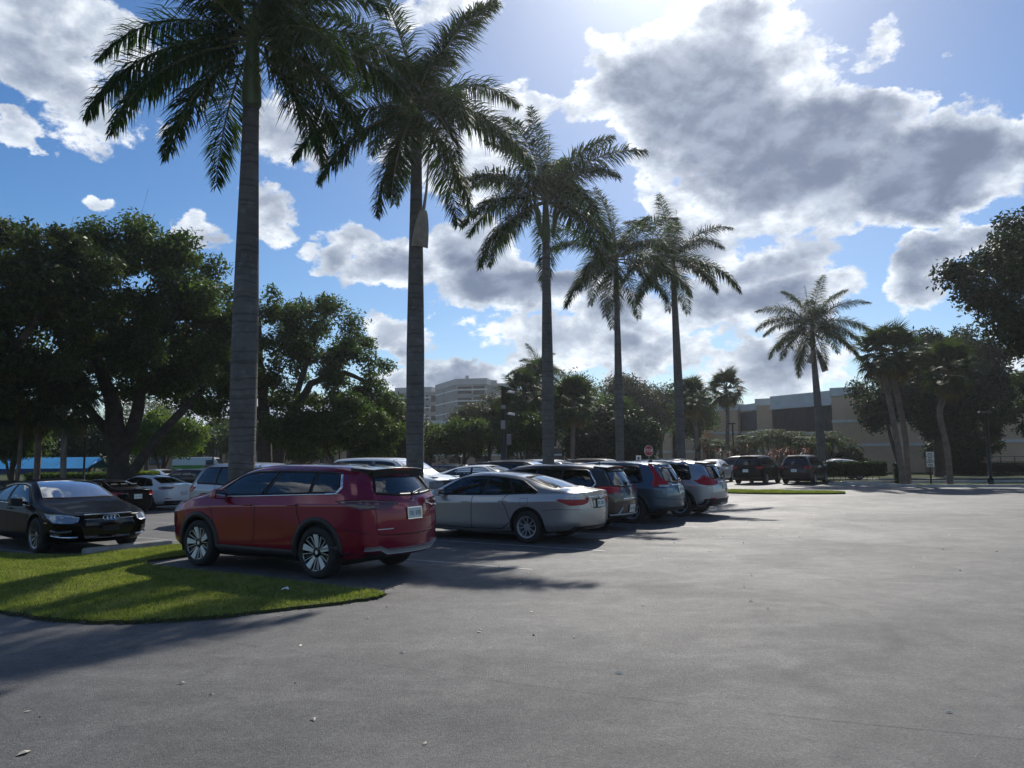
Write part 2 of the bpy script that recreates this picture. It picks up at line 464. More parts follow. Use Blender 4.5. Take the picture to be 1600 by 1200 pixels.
# grass island with the palms: raised turf, a few cm proud of the asphalt
def smooth_poly(pts, n=4):
    out = []
    L = len(pts)
    for i in range(L):
        p0, p1, p2, p3 = [Vector(pts[(i + k - 1) % L]).to_2d() for k in range(4)]
        for j in range(n):
            t = j / n
            out.append(tuple(0.5 * ((2 * p1) + (-p0 + p2) * t + (2 * p0 - 5 * p1 + 4 * p2 - p3) * t * t + (-p0 + 3 * p1 - 3 * p2 + p3) * t ** 3)))
    return out
edge = [(-0.5, -1.72), (-0.85, -1.85), (-1.47, -1.6), (-2.15, -1.29), (-2.75, -0.95), (-3.2, -0.45), (-3.48, 0.25), (-3.57, 1.36), (-3.6, 4.0), (-3.55, 7.5), (-3.2, 9.8), (-2.2, 11.0), (-1.0, 11.3), (-0.75, 10.4)]
rest = [(-0.72, 9.0), (-0.72, 7.4), (-0.6, 6.5), (-0.25, 5.72), (0.6, 5.66), (4, 5.68), (12, 5.66), (20, 5.68), (31.6, 5.66), (32.4, 4.75), (31.6, 3.92), (20, 3.9), (12, 3.93), (4, 3.9), (0.4, 3.92), (-0.2, 3.75), (-0.42, 3.2), (-0.46, 1.8), (-0.44, 0.4), (-0.46, -0.9)]
random.seed(11)
ISL = smooth_poly(edge + rest, 6)
ISL = [(a + random.uniform(-.025, .025), p + random.uniform(-.025, .025)) for a, p in ISL]
isl_xy = [ap(a, p) for a, p in ISL]
g = sheet('grass_island', list(reversed(isl_xy)), M_SOIL, 0.0, 0.035); g['kind'] = 'structure'
MED = smooth_poly([(10.0, 35.6), (11.5, 34.7), (13.5, 34.3), (14.6, 34.4), (14.9, 35.0), (14.0, 36.1), (12.0, 37.2), (10.3, 37.6), (9.4, 36.6)], 4)
g = sheet('median_island', MED, M_SOIL, 0.0, 0.06); g['kind'] = 'structure'

def in_poly(px, py, poly):
    poly = np.asarray(poly); x0, y0 = poly[:, 0], poly[:, 1]; x1, y1 = np.roll(x0, -1), np.roll(y0, -1)
    c = np.zeros(len(px), bool)
    for a, b, e, f in zip(x0, y0, x1, y1):
        if b != f:
            c ^= ((b > py) != (f > py)) & (px < (e - a) * (py - b) / (f - b) + a)
    return c

M_BLADE = leaf_mat('grass_blade', (0.20, 0.235, 0.06), (0.29, 0.30, 0.12), trans=0.42, rough=0.6, scale=2.2, c3=(0.21, 0.19, 0.07), spec=0.2)
def grass(name, poly, n, z, h=0.055, seed=1, box=None, w=0.006):
    rng = np.random.default_rng(seed)
    P_ = np.asarray(poly)
    lo, hi = (P_.min(0), P_.max(0)) if box is None else (np.array(box[0]), np.array(box[1]))
    x = rng.uniform(lo[0], hi[0], n * 3); y = rng.uniform(lo[1], hi[1], n * 3)
    k = in_poly(x, y, poly); x = x[k][:n]; y = y[k][:n]; n = len(x)
    patch = np.sin(x * 2.1 + 1.3 * np.sin(y * 1.7)) * np.sin(y * 2.6 + np.sin(x * 1.3)) * 0.35 + 1.0
    th = rng.uniform(0, 2 * np.pi, n); hh = h * rng.uniform(0.45, 1.35, n) * patch
    lean = hh * rng.uniform(0.1, 0.9, n); la = rng.uniform(0, 2 * np.pi, n)
    ww = w * rng.uniform(0.6, 1.5, n)
    b = np.stack([x, y, np.full(n, z - 0.01)], 1)
    d = np.stack([np.cos(th) * ww, np.sin(th) * ww, np.zeros(n)], 1)
    tip = b + np.stack([np.cos(la) * lean, np.sin(la) * lean, hh + 0.01], 1)
    v = np.stack([b - d, b + d, tip], 1).reshape(-1, 3)
    o = link(bpy.data.objects.new(name, mesh_np(name, v, 3, M_BLADE)))
    o['kind'] = 'stuff'
    o['label'] = 'short mown grass in sun and shade on the parking island'; o['category'] = 'grass'
    return o
grass('grass', isl_xy, 190000, 0.035, 0.034, 3, box=((-13, 8), (-1, 19)), w=0.0055)
o = grass('grass', MED, 12000, 0.06, 0.07, 4, w=0.014); o['label'] = 'mown grass on the small median island across the lot'

# ragged rim of soil, thatch and grit where the turf meets the asphalt
rng0 = random.Random(9); mb = MB()
for (a0, p0), (a1, p1) in zip(ISL, ISL[1:] + ISL[:1]):
    x0, y0 = ap(a0, p0); x1, y1 = ap(a1, p1)
    if y0 > 17 and x0 > -9: continue
    L = math.hypot(x1 - x0, y1 - y0)
    for _ in range(int(L * 60)):
        t_ = rng0.random(); o1 = rng0.gauss(0, .035); r = rng0.uniform(.005, .022)
        nx, ny = (y1 - y0) / L, -(x1 - x0) / L
        x = x0 + (x1 - x0) * t_ + nx * o1; y = y0 + (y1 - y0) * t_ + ny * o1; z_ = rng0.uniform(.0, .035)
        mb.add([(x + r, y, z_), (x, y + r, z_), (x - r, y, z_ + .002), (x, y - r, z_), (x + r * .3, y, z_ + r)], [(0, 1, 4), (1, 2, 4), (2, 3, 4), (3, 0, 4)])
o = mb.ob('soil_crumbs', mat('soil_crumb', (.07, .055, .04), .95, var=.6, vscale=6)); o['kind'] = 'stuff'
o['label'] = 'dark soil and grit along the edge of the grass island'; o['category'] = 'soil'
# concrete wheel stops
def wheel_stop(a0, a1, p, label, M=M_CONC, z=0.0):
    L = a1 - a0
    prof = [(-0.09, 0), (0.09, 0), (0.075, 0.09), (0.045, 0.115), (-0.045, 0.115), (-0.075, 0.09)]
    mb = MB(); n = len(prof); vs = []; xs = [0, 0.05, L / 2, L - 0.05, L]
    for i, x in enumerate(xs):
        s = 0.9 if i in (0, 4) else 1
        vs += [(x, y * s, zz * s) for y, zz in prof]
    fs = [tuple(reversed(range(n))), tuple((len(xs) - 1) * n + i for i in range(n))]
    for i in range(len(xs) - 1):
        fs += [(i * n + j, i * n + (j + 1) % n, (i + 1) * n + (j + 1) % n, (i + 1) * n + j) for j in range(n)]
    mb.add(vs, fs)
    o = mb.ob('wheel_stop', M)
    x, y = ap(a0, p); o.location = (x, y, z + gz(x, y) + 0.002); o.rotation_euler = (0, 0, math.atan2(AL[1], AL[0]))
    tag(o, label, 'wheel stop', 'concrete wheel stops along the palm strip')
    return o
wheel_stop(0.0, 1.78, 5.98, 'grey concrete wheel stop lying in front of the black sedan with four rings')
wheel_stop(5.3, 7.1, 5.98, 'concrete wheel stop at the nose of the silver SUV behind the first palm')
wheel_stop(10.7, 12.5, 5.98, 'concrete wheel stop at the nose of the tall white SUV behind the silver sedan')
wheel_stop(5.4, 7.2, 3.72, 'concrete wheel stop in front of the silver sedan in the palm row')

# kerbs at the far right edge of the lot
def kerb(pts, w=0.16, h=0.14):
    mb = MB()
    for (x0, y0), (x1, y1) in zip(pts[:-1], pts[1:]):
        d = Vector((x1 - x0, y1 - y0, 0)); L = d.length; A = math.atan2(d.y, d.x)
        mb.box(0, L, -w / 2, w / 2, -0.02, h, Matrix.Translation((x0, y0, 0)) @ Matrix.Rotation(A, 4, 'Z'))
    o = mb.ob('kerb', mat('kerb_white', (0.45, 0.44, 0.42), 0.8, var=0.2, vscale=3)); o['kind'] = 'structure'
    return o
kerb([(70, 37.1), (28.1, 39.7)])
kerb([(27.9, 39.72), (21.6, 40.92)])
kerb([(21.45, 40.98), (18.65, 45.6)])
kerb([(20.2, 47.35), (90, 47.35)])
g = sheet('walkway', [(21, 54.2), (90, 54.2), (90, 55.8), (21, 55.8)], M_CONC, 0.004); g['kind'] = 'structure'

# faint joints between two passes of paving
for pts in ([(-2.05, 7.2), (-1.2, 6.75), (-.2, 6.25), (.65, 5.85), (1.2, 5.62)], [(-3.0, 7.7), (-2.3, 7.33)], [(1.6, 5.45), (2.1, 5.26), (3.0, 4.95), (4.2, 4.5)], [(5.6, 22.8), (7.5, 22.3), (9.6, 21.9)]):
    o = ribbon_ground('asphalt_joint', pts, 0.005 if pts[0][1] < 10 else .03, mat('joint_tar', (0.03, 0.03, 0.031), 0.8), 0.004); o['kind'] = 'structure'

# leaf litter and grit scattered over the asphalt
rng = random.Random(5)
mb = MB()
spots = [(-2.25, 5.9), (-3.4, 5.55), (-2.6, 6.2), (-1.35, 5.35), (-1.1, 4.05), (-3.0, 4.25), (-1.0, 7.1), (-1.6, 8.6), (-0.55, 4.9), (0.85, 6.4), (2.95, 5.4), (5.35, 7.7), (4.3, 5.2), (4.9, 4.4), (1.4, 4.0), (-2.0, 7.4), (6.2, 12.1), (0.2, 8.9), (3.3, 3.9), (2.4, 3.75), (-2.1, 3.9), (-0.2, 3.7), (9.3, 17.6), (3.6, 14.3), (6.9, 9.4)]
spots += [(rng.uniform(-7, 14), rng.uniform(4, 26)) for _ in range(110)]
spots = [s for s in spots if not in_poly(np.array([s[0]]), np.array([s[1]]), isl_xy)[0]]
for x, y in spots:
    L = rng.uniform(0.016, 0.05); w_ = L * rng.uniform(0.25, 0.7); A = rng.uniform(0, 6.28); c = rng.uniform(0.004, 0.014)
    M = Matrix.Translation((x, y, gz(x, y) + 0.003)) @ Matrix.Rotation(A, 4, 'Z')
    vs = [M @ Vector(p) for p in ((-L, 0, 0.002), (0, w_, c), (L, 0, 0.003), (0, -w_, c * 0.4), (0, 0, c * 1.5))]
    mb.add(vs, [(0, 4, 1), (1, 4, 2), (2, 4, 3), (3, 4, 0)])
o = mb.ob('leaf_litter', mat('dry_leaf', (0.5, 0.46, 0.37), 0.8, var=0.6, vscale=0.9)); o['kind'] = 'stuff'
o['label'] = 'small dry leaves and chips scattered over the asphalt'; o['category'] = 'litter'
mb = MB()
for _ in range(26):
    x, y = rng.uniform(-5, 12), rng.uniform(4, 18)
    r = rng.uniform(0.008, 0.02)
    if in_poly(np.array([x]), np.array([y]), isl_xy)[0]: continue
    mb.add([(x + r, y, 0), (x, y + r, 0), (x - r, y, 0), (x, y - r, 0), (x, y, r)], [(0, 1, 4), (1, 2, 4), (2, 3, 4), (3, 0, 4)])
o = mb.ob('pebbles', mat('dark_pebble', (0.05, 0.045, 0.04), 0.8)); o['kind'] = 'stuff'
o['label'] = 'small dark stones lying about on the asphalt'; o['category'] = 'pebbles'
mb = MB()
x, y = -2.95, 10.1
mb.add([(x - .05, y, .06), (x + .01, y - .02, .085), (x + .06, y + .01, .065), (x + .03, y + .05, .1), (x - .04, y + .05, .08)], [(0, 1, 4), (1, 2, 3, 4)])
o = mb.ob('paper_scrap', mat('paper', (0.75, 0.75, 0.74), 0.8)); tag(o, 'crumpled white paper scrap on the shaded grass behind the red SUV', 'litter')
mb = MB()
mb.tube([(-1.68, 10.15, .05), (-1.6, 10.22, .07), (-1.52, 10.28, .1), (-1.44, 10.33, .075)], [.008, .008, .006, .003], 5)
mb.tube([(-1.6, 10.22, .07), (-1.56, 10.3, .03)], [.006, .003], 5)
o = mb.ob('fallen_twig', mat('twig_bark', (0.2, 0.15, 0.12), 0.9)); tag(o, 'short brown twig at the tip of the grass island', 'twig')
# ================================================================ BUILDINGS
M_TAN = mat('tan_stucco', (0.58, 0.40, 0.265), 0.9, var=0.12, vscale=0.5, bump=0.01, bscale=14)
M_TAN2 = mat('tan_stucco_darker', (0.46, 0.31, 0.21), 0.9, var=0.14, vscale=0.4, bump=0.01, bscale=14)  # darker tan for set-back wall pieces and the low buildings
M_BAND = mat('white_band', (0.62, 0.60, 0.57), 0.8, var=0.12, vscale=0.8)
M_GLASS = mat('dark_glass', (0.012, 0.015, 0.02), 0.08, spec=0.8)
M_FRAME = mat('bronze_frame', (0.03, 0.028, 0.026), 0.5, metal=0.3)
M_GREYW = mat('grey_stucco', (0.25, 0.235, 0.23), 0.9, var=0.1, vscale=0.2)
M_PALEW = mat('pale_parapet', (0.42, 0.41, 0.41), 0.9, var=0.08, vscale=0.3)
M_SCREEN = mat('screen_panel', (0.022, 0.022, 0.026), 0.6, var=0.4, vscale=1.5)
M_FARWIN = mat('far_window', (0.012, 0.014, 0.018), 0.55, spec=0.1)

def XD(px, D):
    """where the line of sight of a column of the photograph meets depth D (used once, to survey the site)"""
    return ((px - 800) / 1200 * D, D)

class Block:
    """one straight piece of a building: front face from A to B seen from the lot"""
    def __init__(s, root, A, B, H, depth, wall, z0=-0.5, par=0.85, parm=None, name='wall'):
        s.root = root; s.A = Vector(A + (0,)); s.B = Vector(B + (0,)); d = s.B - s.A
        s.L = d.length; s.M = Matrix.Translation(s.A) @ Matrix.Rotation(math.atan2(d.y, d.x), 4, 'Z'); s.H = H
        MB().box(0, s.L, 0, depth, z0, H - par, s.M).ob(name, wall, root)
        if par > 0:
            MB().box(-0.12, s.L + 0.12, -0.12, depth + .1, H - par + 0.003, H, s.M).ob('parapet', parm or M_BAND, root)
    def band(s, z, h=0.28, x0=None, x1=None):
        MB().box(-0.05 if x0 is None else x0, s.L + 0.05 if x1 is None else x1, -0.08, 0.3, z, z + h, s.M).ob('band', M_BAND, s.root)
    def window(s, x0, x1, z0, z1, panes=2, rows=1, gm=None, proud=0.04):
        # recess box: frame with separate panes
        fr = MB(); t = 0.07
        fr.box(x0, x1, -proud, 0.1, z0, z0 + t, s.M); fr.box(x0, x1, -proud, 0.1, z1 - t, z1, s.M)
        for k in range(panes + 1):
            xx = x0 + (x1 - x0 - t) * k / panes
            fr.box(xx, xx + t, -proud + 0.003, 0.1, z0 + t, z1 - t, s.M)
        for r in range(1, rows):
            zz = z0 + (z1 - z0) * r / rows
            fr.box(x0 + t, x1 - t, -proud + 0.006, 0.09, zz - t / 2, zz + t / 2, s.M)
        f = fr.ob('window', M_FRAME, s.root)
        for k in range(panes):
            for r in range(rows):
                xa = x0 + (x1 - x0 - t) * k / panes + t; xb = x0 + (x1 - x0 - t) * (k + 1) / panes
                za = z0 + (z1 - z0) * r / rows + t * .6; zb = z0 + (z1 - z0) * (r + 1) / rows - t * .6
                MB().box(xa, xb, -0.012, 0.05, za, zb, s.M).ob('pane', gm or (M_FARWIN if s.B.length > 20 or s.H > 20 else M_GLASS), f)

def building_right():
    b = empty('apartment_building', (26, 80, 0))
    inv = Matrix.Translation((-26, -80, 0))
    def blk(a, D1, c, D2, H=8.5, depth=12, wall=M_TAN, par=0.85, **k):
        A = XD(a, D1); B = XD(c, D2)
        return Block(b, (A[0] - 26, A[1] - 80), (B[0] - 26, B[1] - 80), H, depth, wall, par=par, **k)
    s = blk(1010, 113, 1048, 111); s.band(4.9); s.band(2.2)
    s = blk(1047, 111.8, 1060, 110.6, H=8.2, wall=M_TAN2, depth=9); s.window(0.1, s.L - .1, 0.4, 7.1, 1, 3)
    s = blk(1058, 110, 1096, 107); s.band(4.9); s.band(2.2)
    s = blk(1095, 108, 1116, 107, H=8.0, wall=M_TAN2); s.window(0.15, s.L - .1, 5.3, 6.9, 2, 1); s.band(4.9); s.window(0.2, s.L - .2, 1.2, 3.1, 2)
    s = blk(1113, 103, 1152, 100.5); s.band(4.6); s.band(2.2)
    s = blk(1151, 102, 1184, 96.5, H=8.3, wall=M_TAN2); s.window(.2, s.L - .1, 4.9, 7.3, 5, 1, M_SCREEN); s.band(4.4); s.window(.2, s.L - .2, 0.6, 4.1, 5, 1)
    s = blk(1182, 92.5, 1208, 91.2); s.band(4.5); s.band(2.1)
    s = blk(1206, 90, 1302, 82, H=8.6, wall=M_TAN2, depth=14, par=1.25)
    MB().box(-.05, s.L + .05, -0.35, 0.1, 7.02, 7.34, s.M).ob('eave', M_BAND, b)
    s.window(.1, s.L - .1, 4.3, 7.0, 14, 1, M_SCREEN); s.band(4.0, .25); s.window(.3, s.L - .3, .8, 3.4, 10, 1)
    s = blk(1300, 79, 1347, 77.6, H=8.6); s.band(5.0); s.band(2.4)
    s = blk(1345, 76.2, 1440, 73.5, H=7.2, depth=12, par=0.7); s.band(2.55)
    s = blk(1438, 76, 1545, 74.5, H=8.0, wall=M_TAN2); s.band(2.7, .22); s.window(1.2, s.L - 1.2, 0.5, 2.4, 5); s.window(1.5, s.L - 1.5, 4.4, 6.3, 4)
    s = blk(1542, 71, 1680, 69, H=8.4); s.band(5.4); s.band(2.75)
    # rail of the ramp in front of the entrance
    mb = MB()
    for z in (0.55, 1.0, 1.45): mb.box(0, 9.5, -0.03, 0.03, z, z + 0.05)
    for k in range(9): mb.box(k * 1.18, k * 1.18 + .05, -0.025, 0.025, 0, 1.45)
    o = mb.ob('handrail', M_FRAME); o.location = (41.0, 66.8, 0); o.rotation_euler = (0, 0, -0.05)
    tag(o, 'dark metal railing before the shaded ground floor entrance behind the palms', 'railing')
    tag(b, 'two-storey tan stucco apartment building with white bands and dark windows', 'building')
building_right()

def building_far():
    D0 = 210
    cx, cy = XD(712, D0)
    b = empty('office_block', (cx, cy, 0))
    def blk(a, D1, c, D2, H, par=1.6, depth=18, **k):
        A = XD(a, D1); B = XD(c, D2)
        return Block(b, (A[0] - cx, A[1] - cy), (B[0] - cx, B[1] - cy), H, depth, M_GREYW, par=par, parm=M_PALEW, **k)
    def bands(s, top):
        for k in range(1, 7):
            s.band(top - 1.6 - 3.05 * k, .4)
    s = blk(712, 210, 760, 208.5, 23.2); bands(s, 24.6)
    for k in range(6):
        z1 = 21.2 - 3.05 * k
        s.window(.5, 4.4, z1 - 2.1, z1 - .2, 4); s.window(4.9, 8.0, z1 - 2.4, z1 - .05, 3)
    s = blk(680, 228, 711.6, 210.3, 23.2, depth=12); bands(s, 24.6)
    for k in range(6):
        s.window(s.L * .42, s.L * .47, 21.2 - 3.05 * k - 2.0, 21.2 - 3.05 * k - .4, 1)
    s = blk(759.5, 216, 800, 215, 22.4, depth=10); bands(s, 23.8)
    s = blk(672, 231, 681, 230.5, 21.6, par=.3, depth=8)
    for k in range(6): s.window(.2, s.L - .1, 20.6 - 3.05 * k - 2.2, 20.6 - 3.05 * k - .3, 1)
    s = blk(617, 234, 673, 231, 23.0, depth=14); bands(s, 24.2)
    for k in range(6): s.window(s.L * .1, s.L * .3, 21 - 3.05 * k - 2.1, 21 - 3.05 * k - .5, 2); s.window(s.L * .86, s.L * .93, 21 - 3.05 * k - 2.1, 21 - 3.05 * k - .5, 1)
    s = blk(560, 246, 618, 240, 22.6, depth=12); bands(s, 24)
    for k in range(6): s.window(s.L * .8, s.L * .97, 20.8 - 3.05 * k - 2.3, 20.8 - 3.05 * k - .2, 1)
    MB().box(2.5, 3.4, 2, 3, 23.2, 24.3, Matrix.Identity(4)).ob('roof_vent', M_PALEW, b)
    tag(b, 'distant six-storey grey office block with pale floor bands and angled corner', 'building')
    # low wing hidden behind the trees
    b2 = empty('low_rise_building', XD(700, 120) + (0,))
    A = XD(640, 118); B = XD(1010, 122); c = XD(700, 120)
    s = Block(b2, (A[0] - c[0], A[1] - c[1]), (B[0] - c[0], B[1] - c[1]), 7.4, 12, M_TAN2, par=.6)
    s.band(3.9); s.band(1.9)
    for k in range(9):
        x = 2 + k * 4.0
        s.window(x, x + 1.9, 4.4, 6.3, 2); s.window(x, x + 1.9, .9, 1.85 + 1.2, 2)
    tag(b2, 'low tan building with dark windows glimpsed behind the small trees', 'building')
    b3 = empty('garden_apartments', XD(360, 105) + (0,))
    A = XD(215, 100); B = XD(560, 108); c = XD(360, 105)
    s = Block(b3, (A[0] - c[0], A[1] - c[1]), (B[0] - c[0], B[1] - c[1]), 5.2, 12, M_TAN2, z0=-1, par=.5, parm=mat('roof_dark', (.14, .1, .085), .8))
    for k in range(8): s.window(1.5 + k * 3.6, 3.2 + k * 3.6, 1.0, 3.0, 2)
    tag(b3, 'brownish low building seen between the trunks of the left trees', 'building')
building_far()

# ---------------------------------------------------------------- blue canopy at the left
def canopy():
    r = empty('fabric_canopy', (-38.0, 57, -0.4))
    mb = MB(); L = 15.0
    M_ = mat('cyan_canvas', (0.02, 0.30, 0.62), 0.7, var=0.15, vscale=0.8)
    n = 6
    for k in range(n):
        x0 = -L / 2 + L * k / n; x1 = -L / 2 + L * (k + 1) / n - 0.04
        mb = MB(); mb.add([(x0, -1.6, 1.55), (x1, -1.6, 1.55), (x1, 0, 2.35), (x0, 0, 2.35), (x0, 1.6, 1.55), (x1, 1.6, 1.55)], [(0, 1, 2, 3), (3, 2, 5, 4)])
        if k == n - 1: mb.add([(x1 + .01, -1.6, 1.55), (x1 + .25, 0, 2.2), (x1 + .01, 1.6, 1.55), (x1 + .01, 0, 2.35)], [(0, 1, 3), (1, 2, 3)])
        o = mb.ob('canvas_panel', M_, r)
        sd = o.modifiers.new('thick', 'SOLIDIFY'); sd.thickness = 0.02
    MB().box(-L / 2, L / 2, -1.64, -1.6, 1.2, 1.55).ob('valance', mat('navy_canvas', (0.01, 0.05, 0.16), .8), r)
    for x in (-7.4, -2.5, 2.5, 7.35):
        MB().box(x - .05, x + .05, -1.55, -1.45, 0, 1.55).ob('post', M_FRAME if abs(x) < 3 else M_BAND, r)
        MB().box(x - .05, x + .05, 1.45, 1.55, 0, 1.55).ob('post', M_FRAME, r)
    tag(r, 'long bright blue fabric canopy on posts behind the clipped hedge', 'canopy')
canopy()

# ---------------------------------------------------------------- signs and poles
M_RED = mat('sign_red', (0.3, 0.02, 0.025), .5); M_WHITE = mat('sign_white', (.75, .75, .73), .5); M_POST = mat('galvanised', (.2, .2, .2), .5, metal=.5)
M_DPOLE = mat('dark_pole', (0.025, 0.027, 0.03), .5, metal=.3); M_INK = mat('ink', (.02, .02, .02), .6)

def text_mesh(name, s, size, m, parent, M, thick=0.002, align='CENTER'):
    cu = bpy.data.curves.new(name, 'FONT'); cu.body = s; cu.size = size; cu.align_x = align; cu.align_y = 'CENTER'; cu.extrude = thick; cu.resolution_u = 2
    tmp = bpy.data.objects.new(name, cu); COL.objects.link(tmp)
    dg = bpy.context.evaluated_depsgraph_get()
    me = bpy.data.meshes.new_from_object(tmp.evaluated_get(dg)); bpy.data.objects.remove(tmp); bpy.data.curves.remove(cu)
    me.name = name; me.transform(M); me.materials.clear(); me.materials.append(m)
    return link(bpy.data.objects.new(name, me), parent)
FACE = Matrix.Rotation(R(90), 4, 'X')   # text facing -Y

def stop_sign():
    x, y = XD(1012, 50)
    r = empty('stop_sign', (x, y, 0)); r.scale = (.78, .78, .97)
    MB().box(-.03, .03, 0, .05, 0, 2.3).ob('post', M_POST, r)
    P8 = [(.38 * math.cos(R(22.5 + 45 * k)), .38 * math.sin(R(22.5 + 45 * k))) for k in range(8)]
    T = Matrix.Translation((0, -.012, 2.15)) @ FACE
    MB().prism(P8, 0, .01, T).ob('sign_plate', M_WHITE, r)
    MB().prism([(a * .93, b * .93) for a, b in P8], .012, .018, T).ob('sign_face', M_RED, r)
    text_mesh('lettering', 'STOP', .3, M_WHITE, r, Matrix.Translation((0, -.036, 2.15)) @ FACE)
    tag(r, 'red octagonal stop sign on a post before the tan building', 'sign')
stop_sign()
def small_sign(px, D, zc, label, rz=0.15):
    x, y = XD(px, D)
    r = empty('parking_sign', (x, y, 0), rz)
    MB().box(-.025, .025, .0, .04, 0, zc).ob('post', M_POST, r)
    MB().prism([(-.17, -.29), (.17, -.29), (.17, .29), (-.17, .29)], 0, .012, Matrix.Translation((0, -.003, zc)) @ FACE).ob('sign_plate', M_WHITE, r)
    MB().prism([(-.07, -.17), (.07, -.17), (.07, .19), (-.07, .19)], .013, .017, Matrix.Translation((0, -.003, zc)) @ FACE).ob('symbol_panel', mat('sign_blue', (.02, .04, .1), .5), r)
    tag(r, label, 'sign', 'small white parking signs past the last palms')
small_sign(966, 52, 1.55, 'small white parking sign left of the fourth palm trunk', 0.5)
small_sign(996, 52, 1.5, 'small white parking sign beside the red stop sign', -0.05)
def notice():
    x, y = XD(1449, 45.5)
    r = empty('notice_board', (x, y, 0))
    MB().box(-.04, .04, 0, .06, 0, 1.85).ob('post', M_DPOLE, r)
    for k, (z, h) in enumerate(((1.62, .26), (1.3, .3), (.98, .26))):
        MB().box(-.23, .23, -.025, -.003, z, z + h).ob('sign_panel', M_WHITE, r)
        mb = MB()
        for q in range(2 if k != 1 else 3):
            mb.box(-.16 + .02 * q, .16 - .03 * q, -.03, -.0255, z + .05 + q * .085, z + .085 + q * .085)
        mb.ob('printed_lines', M_INK, r)
    tag(r, 'white three-panel notice sign on dark post between the leaning sabal palms', 'sign')
notice()
def lamp_pole(px, D, h, label, head='box', z0=0, rad=.055, arm=True):
    x, y = XD(px, D)
    r = empty('lamp_post', (x, y, z0))
    MB().tube([(0, 0, 0), (0, 0, h)], [rad * 1.25, rad], 10).ob('pole', M_DPOLE, r, True)
    MB().tube([(0, 0, 0), (0, 0, .35)], [rad * 2.2, rad * 1.6], 10).ob('base_cover', M_DPOLE, r, True)
    MB().box(-.45, .25, -.14, .14, h, h + .13).ob('lamp_head', M_DPOLE, r, bevel=.03)
    tag(r, label, 'lamp post', 'dark lamp posts about the car park')
    return r
lamp_pole(531, 60, 3.6, 'slim dark lamp post between the big left tree and second palm', z0=-.4)
lamp_pole(404, 64, 4.2, 'slim dark lamp post just right of the first palm trunk', z0=-.4)
lamp_pole(134, 46, 3.4, 'dark lamp post before the blue canopy', z0=-.4)
lamp_pole(334, 70, 3.9, 'far dark lamp post left of the first palm trunk', z0=-.4)
lamp_pole(1144, 66, 4.4, 'dark lamp post among the small palms near the tan building')
r = lamp_pole(1541, 43.9, 4.0, 'dark lamp post right of the leaning sabal palm', rad=.09)
def camera_pole():
    x, y = XD(787, 36)
    r = empty('camera_pole', (x, y, gz(x, y)))
    MB().tube([(0, 0, 0), (0, 0, 5.0)], [.13, .11], 12).ob('pole', M_DPOLE, r, True)
    g_ = mat('grey_box', (.24, .24, .25), .5)
    MB().box(-.14, .06, -.22, -.1, 3.05, 3.45).ob('equipment_box', g_, r, bevel=.02)
    MB().box(.12, .34, -.2, -.06, 2.3, 2.8).ob('equipment_cabinet', mat('grey_box_dull', (.13, .135, .14), .6), r, bevel=.02)
    MB().box(-.12, .08, -.2, -.1, 4.0, 4.16).ob('junction_box', g_, r, bevel=.01)
    for z in (4.75, 3.72):
        MB().tube([(0, 0, z), (.3, -.12, z + .03)], .02, 6).ob('camera_arm', g_, r)
        MB().tube([(.2, -.1, z + .05), (.5, -.24, z)], [.05, .06], 10).ob('security_camera', M_WHITE, r, True)
    tag(r, 'dark pole carrying cameras and grey equipment boxes behind the silver sedan', 'camera pole')
camera_pole()
# ================================================================ VEGETATION
M_BARK = mat('bark', (0.11, 0.085, 0.065), .95, var=.45, vscale=3.0, bump=.03, bscale=9)
M_BARKD = mat('bark_dark', (0.06, 0.048, 0.04), .95, var=.4, vscale=2.5, bump=.03, bscale=9)
L_DARK = leaf_mat('ficus_leaf', (0.038, 0.068, 0.024), (0.08, 0.118, 0.036), .5, .4, .5, c3=(0.15, 0.14, 0.04))
L_MID = leaf_mat('mid_leaf', (0.05, 0.085, 0.03), (0.085, 0.125, 0.035), .4, .5, .5, c3=(0.12, 0.13, 0.04))
L_DULL = leaf_mat('dull_leaf', (0.05, 0.055, 0.03), (0.085, 0.085, 0.04), .3, .55, .4, c3=(0.13, 0.1, 0.05))
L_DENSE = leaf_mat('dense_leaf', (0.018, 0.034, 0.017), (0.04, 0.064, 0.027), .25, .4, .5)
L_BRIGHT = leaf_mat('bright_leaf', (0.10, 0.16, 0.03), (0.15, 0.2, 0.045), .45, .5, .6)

def leaves_np(rng, centers, radii, n, size, flat=0.8, shell=0.35):
    centers = np.asarray(centers, float); radii = np.asarray(radii, float)
    w = radii ** 2; idx = rng.choice(len(centers), n, p=w / w.sum())
    d = rng.normal(size=(n, 3)); d /= np.linalg.norm(d, axis=1)[:, None]
    rr = radii[idx] * (rng.uniform(0, 1, n) ** shell) * (1 + 0.18 * rng.normal(size=n))
    pos = centers[idx] + d * rr[:, None] * np.array([1, 1, flat])
    nrm = d * 0.5 + rng.normal(size=(n, 3)) * 0.7 + np.array([0, 0, 0.55]); nrm /= np.linalg.norm(nrm, axis=1)[:, None]
    t = np.cross(nrm, rng.normal(size=(n, 3))); t /= np.linalg.norm(t, axis=1)[:, None]
    b = np.cross(nrm, t)
    s = size * rng.uniform(0.45, 1.55, n)[:, None]
    sag = nrm * s * -0.18
    v = np.stack([pos - t * s, pos + b * s * .42 - sag * .2, pos + t * s + sag, pos - b * s * .42 - sag * .2], 1)
    return v.reshape(-1, 3)

def curve_pts(a, b, sag, n=5, rng=None, wob=0.0):
    a = Vector(a); b = Vector(b); out = []
    for i in range(n + 1):
        t = i / n
        p = a.lerp(b, t); p.z += sag * 4 * t * (1 - t)
        if rng is not None and 0 < i < n: p += Vector(rng.normal(size=3)) * wob
        out.append(p)
    return out

